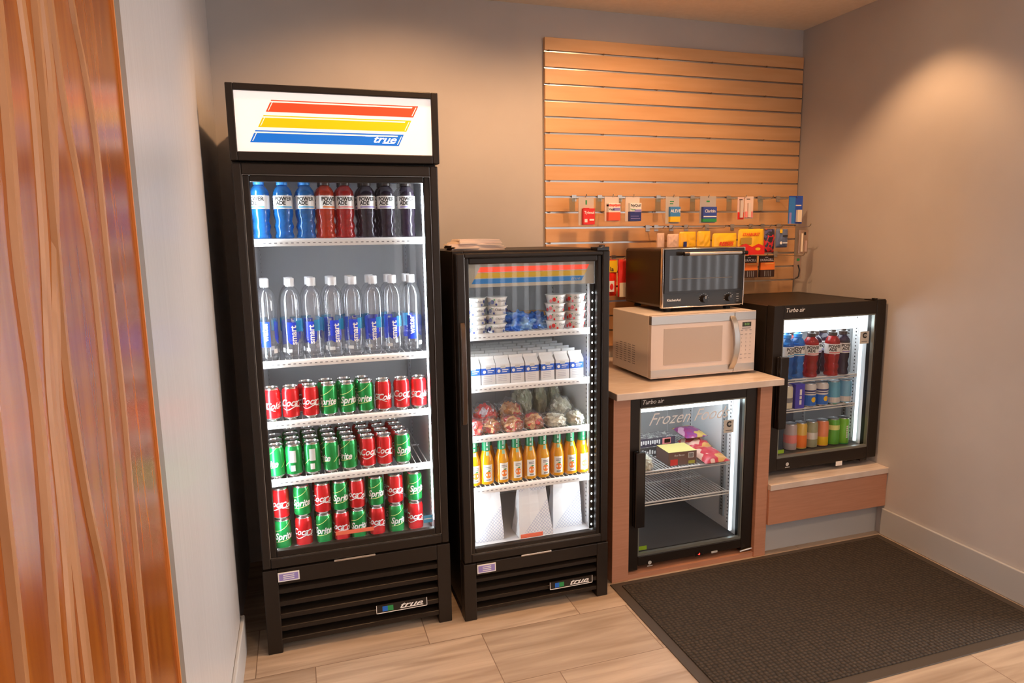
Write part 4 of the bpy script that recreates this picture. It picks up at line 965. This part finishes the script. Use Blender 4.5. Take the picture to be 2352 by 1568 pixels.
for (x, base, bands, texts, ms, lb) in (
    (2.445, flat('grey_pink_can', (.45, .38, .40), .3), [(.30, .60, 0)], [], [pink], 'grey pink can at the left end of the small cooler floor'),
    (2.505, flat('gold_can', (.65, .45, .08), .3), [(.10, .55, 0)], [], [org], 'gold and orange can, second on the small cooler floor'),
    (2.570, flat('sage_can', (.30, .33, .22), .3), [(.35, .60, 0)], [], [silverink, tick], 'sage grey can in the middle of the small cooler floor'),
    (2.636, flat('coral_can', (.75, .25, .12), .3), [(.08, .40, 0)], [], [yel], 'coral and yellow can, third from right on the small cooler floor'),
    (2.704, flat('leaf_green_can', (.10, .42, .04), .3), [(.60, .78, 0)], [], [paleyel], 'plain leaf green can, left of the green pair on cooler floor'),
    (2.765, flat('bright_green_can', (.16, .50, .03), .3), [(.02, .06, 0)], [], [grn, wht], 'bright green can with white lettering, right end of cooler floor')):
    t, q = tin('drink_can', lb, 'can', x, .205, .4402, .0310, .136, base, bands, texts, grp='cans on the floor of the small cooler')
    if x > 2.76: [q.patch(-.005, .005, .035+.011*i, .043+.011*i, .0316, 1, 4) for i in range(6)]
    q.build('print', ms, t, smooth=False, recalc=False)

# ================================================================== GOODS ON THE SLATTED PANEL
cardm = flat('pale_grey_card', (.55, .50, .45), .5)
hookm = mat('hook_steel', (.60, .58, .55), .3, 1); platem = clear('clear_price_plate', (.75, .78, .74), .8, .25, (.45, .45, .40))
def hook(x, z, ln, lb, plate=True, px=-.03):
    t = thing('peg_hook', lb, 'hook', (x, SF, z))
    M().box(-.012, .012, -.003, .0045, -.022, .010).build('hook_base', hookm, t, smooth=False)
    M().tube([(0, -.002, -.010), (0, -ln, -.010), (0, -ln-.012, -.003), (0, -ln-.016, .005)], .0022, 8).build('arm', hookm, t)
    if plate: M().box(px-.016, px+.014, -.052, -.050, -.072, -.008).tube([(0, -.05, -.010), (px, -.05, -.010)], .0018, 6).build('price_plate', platem, t, smooth=False)
    return t
ZT = slots[9]+.92   # groove just above the first row of goods
def card(name, label, x0, x1, z0, z1, y, parts, texts, mats, depth=.0, hole=True):
    """flat hanging package; parts (fx0,fx1,fz0,fz1,mat,thick)"""
    w = x1-x0; h = z1-z0
    t = thing(name, label, 'package', ((x0+x1)/2, y, z0))
    M().box(-w/2, w/2, -.0012, .0012, 0, h).build('card', mats[0], t, smooth=False, bevel=.0005)
    q = M()
    for (a, b, c, d, mi, th) in parts: q.box(-w/2+a*w, -w/2+b*w, -.0012-th, -.0012, c*h, d*h, mi-1)
    for (s_, sz, fx, fz, mi, th) in texts: q.text(s_, sz, -w/2+fx*w, -.0016-th, fz*h, mi-1, bold=sz*.02)
    q.build('front_box', list(mats[1:]), t, smooth=False, recalc=False)
    return t
row1 = SF-.145
card('medicine_pack', 'hanging pack with red pain reliever box, leftmost on upper hooks', 1.494, 1.574, 1.548, 1.680, row1, [(.22, .97, .02, .60, 1, .018), (.30, .48, .10, .22, 2, .0185), (.62, .92, .16, .22, 2, .0185), (.45, .55, .74, .90, 3, .0005), (.30, .60, .60, .62, 1, .019)], [('Tylenol', .0175, .60, .45, 2, .0185)], [cardm, red, wht, grn])
card('medicine_pack', 'white pack with red lower half, left of the navy pack', 1.632, 1.708, 1.566, 1.684, row1, [(.14, .98, .02, .36, 1, .022), (.14, .98, .36, .72, 2, .022), (.14, .98, .60, .68, 3, .0225), (.45, .95, .42, .54, 4, .0225)], [('DayQuil', .0165, .56, .64, 1, .023), ('Vapo', .015, .36, .48, 5, .023)], [flat('pink_white_card', (.70, .58, .53)), flat('box_orange_red', (.80, .10, .03)), wht, pink, lilac, inkb])
card('medicine_pack', 'white pack with navy blue lower half, third from left on upper hooks', 1.744, 1.822, 1.564, 1.684, row1, [(.20, .98, .02, .40, 1, .022), (.20, .98, .40, .74, 2, .022), (.50, .98, .38, .48, 3, .0225), (.24, .90, .10, .12, 3, .0225), (.24, .80, .20, .22, 3, .0225)], [('NyQuil', .0185, .58, .64, 4, .0225), ('Vapo', .013, .38, .48, 5, .0225)], [flat('pink_white_card2', (.70, .60, .55)), dblue, wht, lilac, inkb, grn])
card('medicine_pack', 'hanging pack with blue and yellow box, middle of the upper hooks', 1.969, 2.046, 1.551, 1.686, row1, [(.22, .96, .26, .62, 1, .018), (.22, .96, .06, .26, 2, .018), (.30, .60, .80, .83, 3, .0005), (.30, .55, .72, .75, 3, .0005)], [('ALEVE', .021, .60, .46, 4, .0185)], [cardm, flat('box_blue', (.05, .25, .62)), yel, grn, wht])
card('medicine_pack', 'hanging pack with dark blue allergy box, green base', 2.167, 2.262, 1.553, 1.688, row1, [(.10, .94, .16, .60, 1, .018), (.10, .94, .04, .16, 2, .018), (.12, .92, .22, .26, 3, .0185), (.40, .60, .78, .84, 2, .0006)], [('Claritin', .021, .52, .44, 3, .0185)], [flat('grey_card', (.45, .42, .40)), flat('box_deep_blue', (.03, .07, .38)), grn, wht])
card('lip_balm_pack', 'red and white lip balm pack, left of the pair', 2.393, 2.432, 1.570, 1.685, row1, [(.05, .95, .0, .32, 1, .004), (.30, .70, .08, .85, 2, .012), (.25, .75, .86, .90, 3, .001)], [], [flat('rose_card', (.72, .52, .48)), red, flat('clear_white', (.62, .55, .52)), inkb])
card('lip_balm_pack', 'red and white lip balm pack, right of the pair', 2.437, 2.490, 1.574, 1.688, row1, [(.05, .95, .05, .32, 1, .004), (.30, .60, .06, .70, 2, .012), (.20, .60, .86, .90, 3, .001)], [], [flat('rose_card2', (.76, .60, .55)), pink, flat('clear_white2', (.70, .60, .56)), inkb])
card('lotion_pack', 'tall blue pack with small white tube at the panel right end', 2.716, 2.806, 1.545, 1.692, row1, [(.0, .45, .0, .95, 2, .002), (.55, .85, .06, .50, 3, .014), (.50, .90, .64, .68, 3, .001), (.05, .20, .0, .40, 4, .003)], [], [flat('blue_pack', (.02, .08, .48)), flat('blue_pack_dark', (.02, .05, .35)), flat('blue_pack_light', (.03, .20, .60)), cream, lilac])
for x, lb in ((1.532, 'steel hook carrying the red pain reliever pack'), (1.674, 'steel hook carrying the red and white pack'), (1.786, 'steel hook carrying the navy pack'), (2.010, 'steel hook carrying the blue and yellow pack'), (2.215, 'steel hook carrying the dark blue allergy pack'), (2.440, 'steel hook carrying the lip balm packs'), (2.640, 'empty steel hook with clear price plate on the upper row'), (2.762, 'steel hook carrying the tall blue pack')):
    hook(x, ZT, .14 if x != 2.64 else .10, lb, x < 2.7)
# second row: bags
Z2 = slots[11]+.92; y2 = SF-.16
def sbag(label, x0, x1, z0, z1, y, mt_, seed, draw=None, mats=(), nm='candy_bag', fat=.012):
    t = thing(nm, label, 'bag', ((x0+x1)/2, y, z0)); w = (x1-x0)/2; h = (z1-z0); q = M(); n = 16
    from mathutils import noise
    gs = []
    for s_ in (-1, 1):
        g = []
        for i in range(n+1):
            rw = []
            for j in range(n+1):
                u, v = i/n*2-1, j/n*2-1; hh = (max(0, (1-u*u)*(1-v*v)))**.5
                wr = noise.noise(Vector((u*2.5+seed, v*2.5, seed*3.3)))*.35
                rw.append(q.bm.verts.new((u*w*(1-.04*v*v), s_*hh*fat*(1+wr), (v+1)/2*h)))
            g.append(rw)
        for i in range(n):
            for j in range(n): q.face([g[i][j], g[i+1][j], g[i+1][j+1], g[i][j+1]])
    q.build('bag', mt_, t, smooth=False)
    if draw:
        q = M(); draw(q, w, h); q.build('print', list(mats), t, smooth=False, recalc=False)
    return t
yb = flat('yellow_bag', (.88, .50, .02), .3); yb2 = flat('yellow_red_bag', (.90, .55, .02), .3); clearw = flat('pinkish_clear_bag', (.70, .50, .42), .35)
f_ = -.0145
def d1(q, w, h): q.box(-w*.5, w*.9, f_, f_+.001, .002, .018, 0); [q.box(-w*.35+.009*i, -w*.35+.009*i+.006, f_-.001, f_, .005, .015, 1) for i in range(5)]
sbag('pale clear sweets bag with red lettered base at the left of second row', 1.972, 2.040, 1.405, 1.500, y2, clearw, 1, d1, (wht, red))
sbag('pale crumpled clear bag at the far left of the second row', 1.925, 1.968, 1.400, 1.505, y2+.02, clearw, 2)
def d2_(q, w, h): q.box(-w*.62, -w*.25, f_, f_+.001, .002, h*.55, 0)
sbag('plain yellow candy bag with a dark blue block, second row', 2.040, 2.140, 1.400, 1.510, y2, yb, 3, d2_, (dblue,))
sbag('plain yellow candy bag right of the one with blue block', 2.142, 2.222, 1.400, 1.512, y2-.005, yb, 4)
def d3_(q, w, h): q.text('REESES', .028, 0, f_-.001, h*.42, 0, shear=.3, bold=.0008); q.box(-w*.3, w*.3, f_, f_+.001, .0, h*.22, 1)
sbag('yellow candy bag with red script lettering, second row', 2.236, 2.384, 1.405, 1.500, y2, yb2, 5, d3_, (red, gold))
def d4_(q, w, h):
    q.prism([(-w*.98, 0), (w*.98, 0), (w*.98, h*.32), (w*.5, h*.42), (0, h*.30), (-w*.5, h*.44), (-w*.98, h*.34)], 'y', f_-.0005, f_+.001, 0); q.box(-w*.9, -w*.05, f_-.0003, f_+.001, h*.42, h*.66, 2)
    q.text('STARBURST', .020, -.01, f_-.001, h*.78, 0, shear=.3, bold=.0006); q.disc(w*.45, f_-.001, h*.22, .016, 1, 16, .008)
sbag('yellow and red candy bag, largest bag of the second row', 2.392, 2.552, 1.386, 1.520, y2, yb2, 6, d4_, (red, yel, flat('print_olive', (.45, .28, .04))))
blr = spots('black_red_wrapper', [(.03, .02, .03), (.55, .02, .03), (.03, .03, .05), (.10, .10, .25)], 20)
sbag('black and red wrapped pack beside the largest candy bag', 2.556, 2.622, 1.395, 1.520, y2, blr, 7)
def d5_(q, w, h): q.disc(-w*.35, f_-.001, h*.25, .008, 0); q.box(-w*.05, w*.7, f_-.001, f_, h*.22, h*.28, 0); q.box(-w*.6, -w*.2, f_-.001, f_, h*.78, h*.98, 1); q.box(-w*.1, w*.7, f_-.001, f_, h*.58, h*.66, 2)
sbag('blue grey pack with small white marks at the right of second row', 2.628, 2.706, 1.420, 1.518, y2, flat('blue_grey_pack', (.12, .16, .28), .35), 8, d5_, (wht, yel, inkb))
for i, x in enumerate((1.95, 2.00, 2.09, 2.18, 2.31, 2.47, 2.59, 2.667)):
    hook(x, Z2, .155, 'steel hook behind the '+['crumpled clear bag', 'red lettered sweets bag', 'yellow bag with blue block', 'plain yellow bag', 'red script candy bag', 'largest candy bag', 'black and red pack', 'blue grey pack'][i], False)
# third row: batteries, and clip packs on long arms at the right
Z3r = slots[13]+.92; y3 = SF-.12
for k, (x0, x1, lb) in enumerate(((2.449, 2.545, 'orange and black battery pack, left of the two, right of the toaster'), (2.560, 2.655, 'orange and black battery pack, right of the two'))):
    card('battery_pack', lb, x0, x1, 1.262, 1.378, y3, [(.0, 1, .68, 1, 1, .001), (.04, .98, .34, .68, 2, .012), (.04, .98, 0, .34, 3, .012), (.30, .36, .04, .30, 4, .0125), (.46, .50, .04, .30, 4, .0125), (.58, .62, .04, .30, 4, .0125), (.70, .74, .04, .30, 4, .0125), (.40, .60, .90, .93, 5, .0015), (.30, .90, .60, .64, 6, .0125)], [('DURACELL', .0175, .52, .79, 5, .0018)], [inkb, flat('battery_black', (.03, .012, .008)), flat('battery_orange', (.85, .20, .03)), flat('battery_dark', (.04, .015, .01)), tick, wht, gold])
    hook((x0+x1)/2, Z3r, .115, 'steel hook carrying the '+('left' if k == 0 else 'right')+' battery pack', False)
lngm = clear('clear_clip_strip', (.80, .74, .68), .9, .35, (.55, .40, .32))
def clip(label, x, z0, z1, w, y, dark=False):
    t = thing('accessory_pack', label, 'package', (x, y, z0)); h = z1-z0
    M().box(-w/2, w/2, -.004, .004, 0, h).build('sleeve', lngm, t, smooth=False, bevel=.003)
    q = M()
    if dark: q.tube([(0, -.006, h*.62), (w*.25, -.006, h*.4), (w*.15, -.006, h*.12), (-w*.1, -.006, .006), (-w*.3, -.006, .004)], .0035, 8, 0); q.box(-w*.2, w*.2, -.005, -.004, h*.80, h*.90, 1)
    else: q.box(-w*.30, -w*.12, -.008, -.004, h*.08, h*.85, 2).box(w*.10, w*.30, -.010, -.004, h*.08, h*.55, 3).box(0, w*.2, -.005, -.004, h*.78, h*.9, 0)
    q.build('cable' if dark else 'accessory', [inkb, grn, cream, flat('grey_rose', (.50, .36, .33))], t)
    return t
clip('long clear accessory sleeve hanging near the right wall, upper one', 2.775, 1.386, 1.512, .060, SF-.20)
clip('clear sleeve with small black cable, lower right of the panel', 2.762, 1.250, 1.372, .045, SF-.18, True)
hook(2.775, Z2, .235, 'long steel hook reaching out near the right wall, upper', False); hook(2.762, Z3r, .215, 'long steel hook reaching out near the right wall, lower', False)
# crisps bags between the middle cooler and the toaster oven
cr1 = flat('crisps_red', (.80, .03, .01), .25)
def d6(q, w, h): q.box(-w*.9, w*.9, f_-.001, f_, h*.66, h*.98, 0); q.text('la', .030, w*.12, f_-.0018, h*.74, 2, bold=.0008); q.box(-w*.3, w*.5, f_-.001, f_, h*.12, h*.42, 1); q.disc(w*.1, f_-.002, h*.26, .010, 3, 12, .016)
sbag('red crisps bag with yellow top, beside the shorter cooler', 1.640, 1.714, 1.196, 1.377, SF-.115, cr1, 12, d6, (yel, wht, inkb, red), 'crisps_bag')
def d7(q, w, h): q.box(-w*.9, w*.9, f_-.001, f_, 0, h*.38, 0)
sbag('plain red crisps bag with pale base, left of the toaster oven', 1.722, 1.790, 1.190, 1.377, SF-.115, flat('crisps_red_plain', (.70, .03, .02), .25), 13, d7, (cream,), 'crisps_bag')
hook(1.677, slots[13]+.92, .11, 'steel hook carrying the red and yellow crisps bag', False); hook(1.756, slots[13]+.92, .11, 'steel hook carrying the plain red crisps bag', False)
# bare scanner rails that run along two grooves left of the toaster
for zi, (xa, xb), lb in ((13, (1.40, 1.72), 'bright steel rail in a groove above the shorter cooler'), (14, (1.62, 1.95), 'bright steel rail in the groove behind the toaster oven top')):
    pass
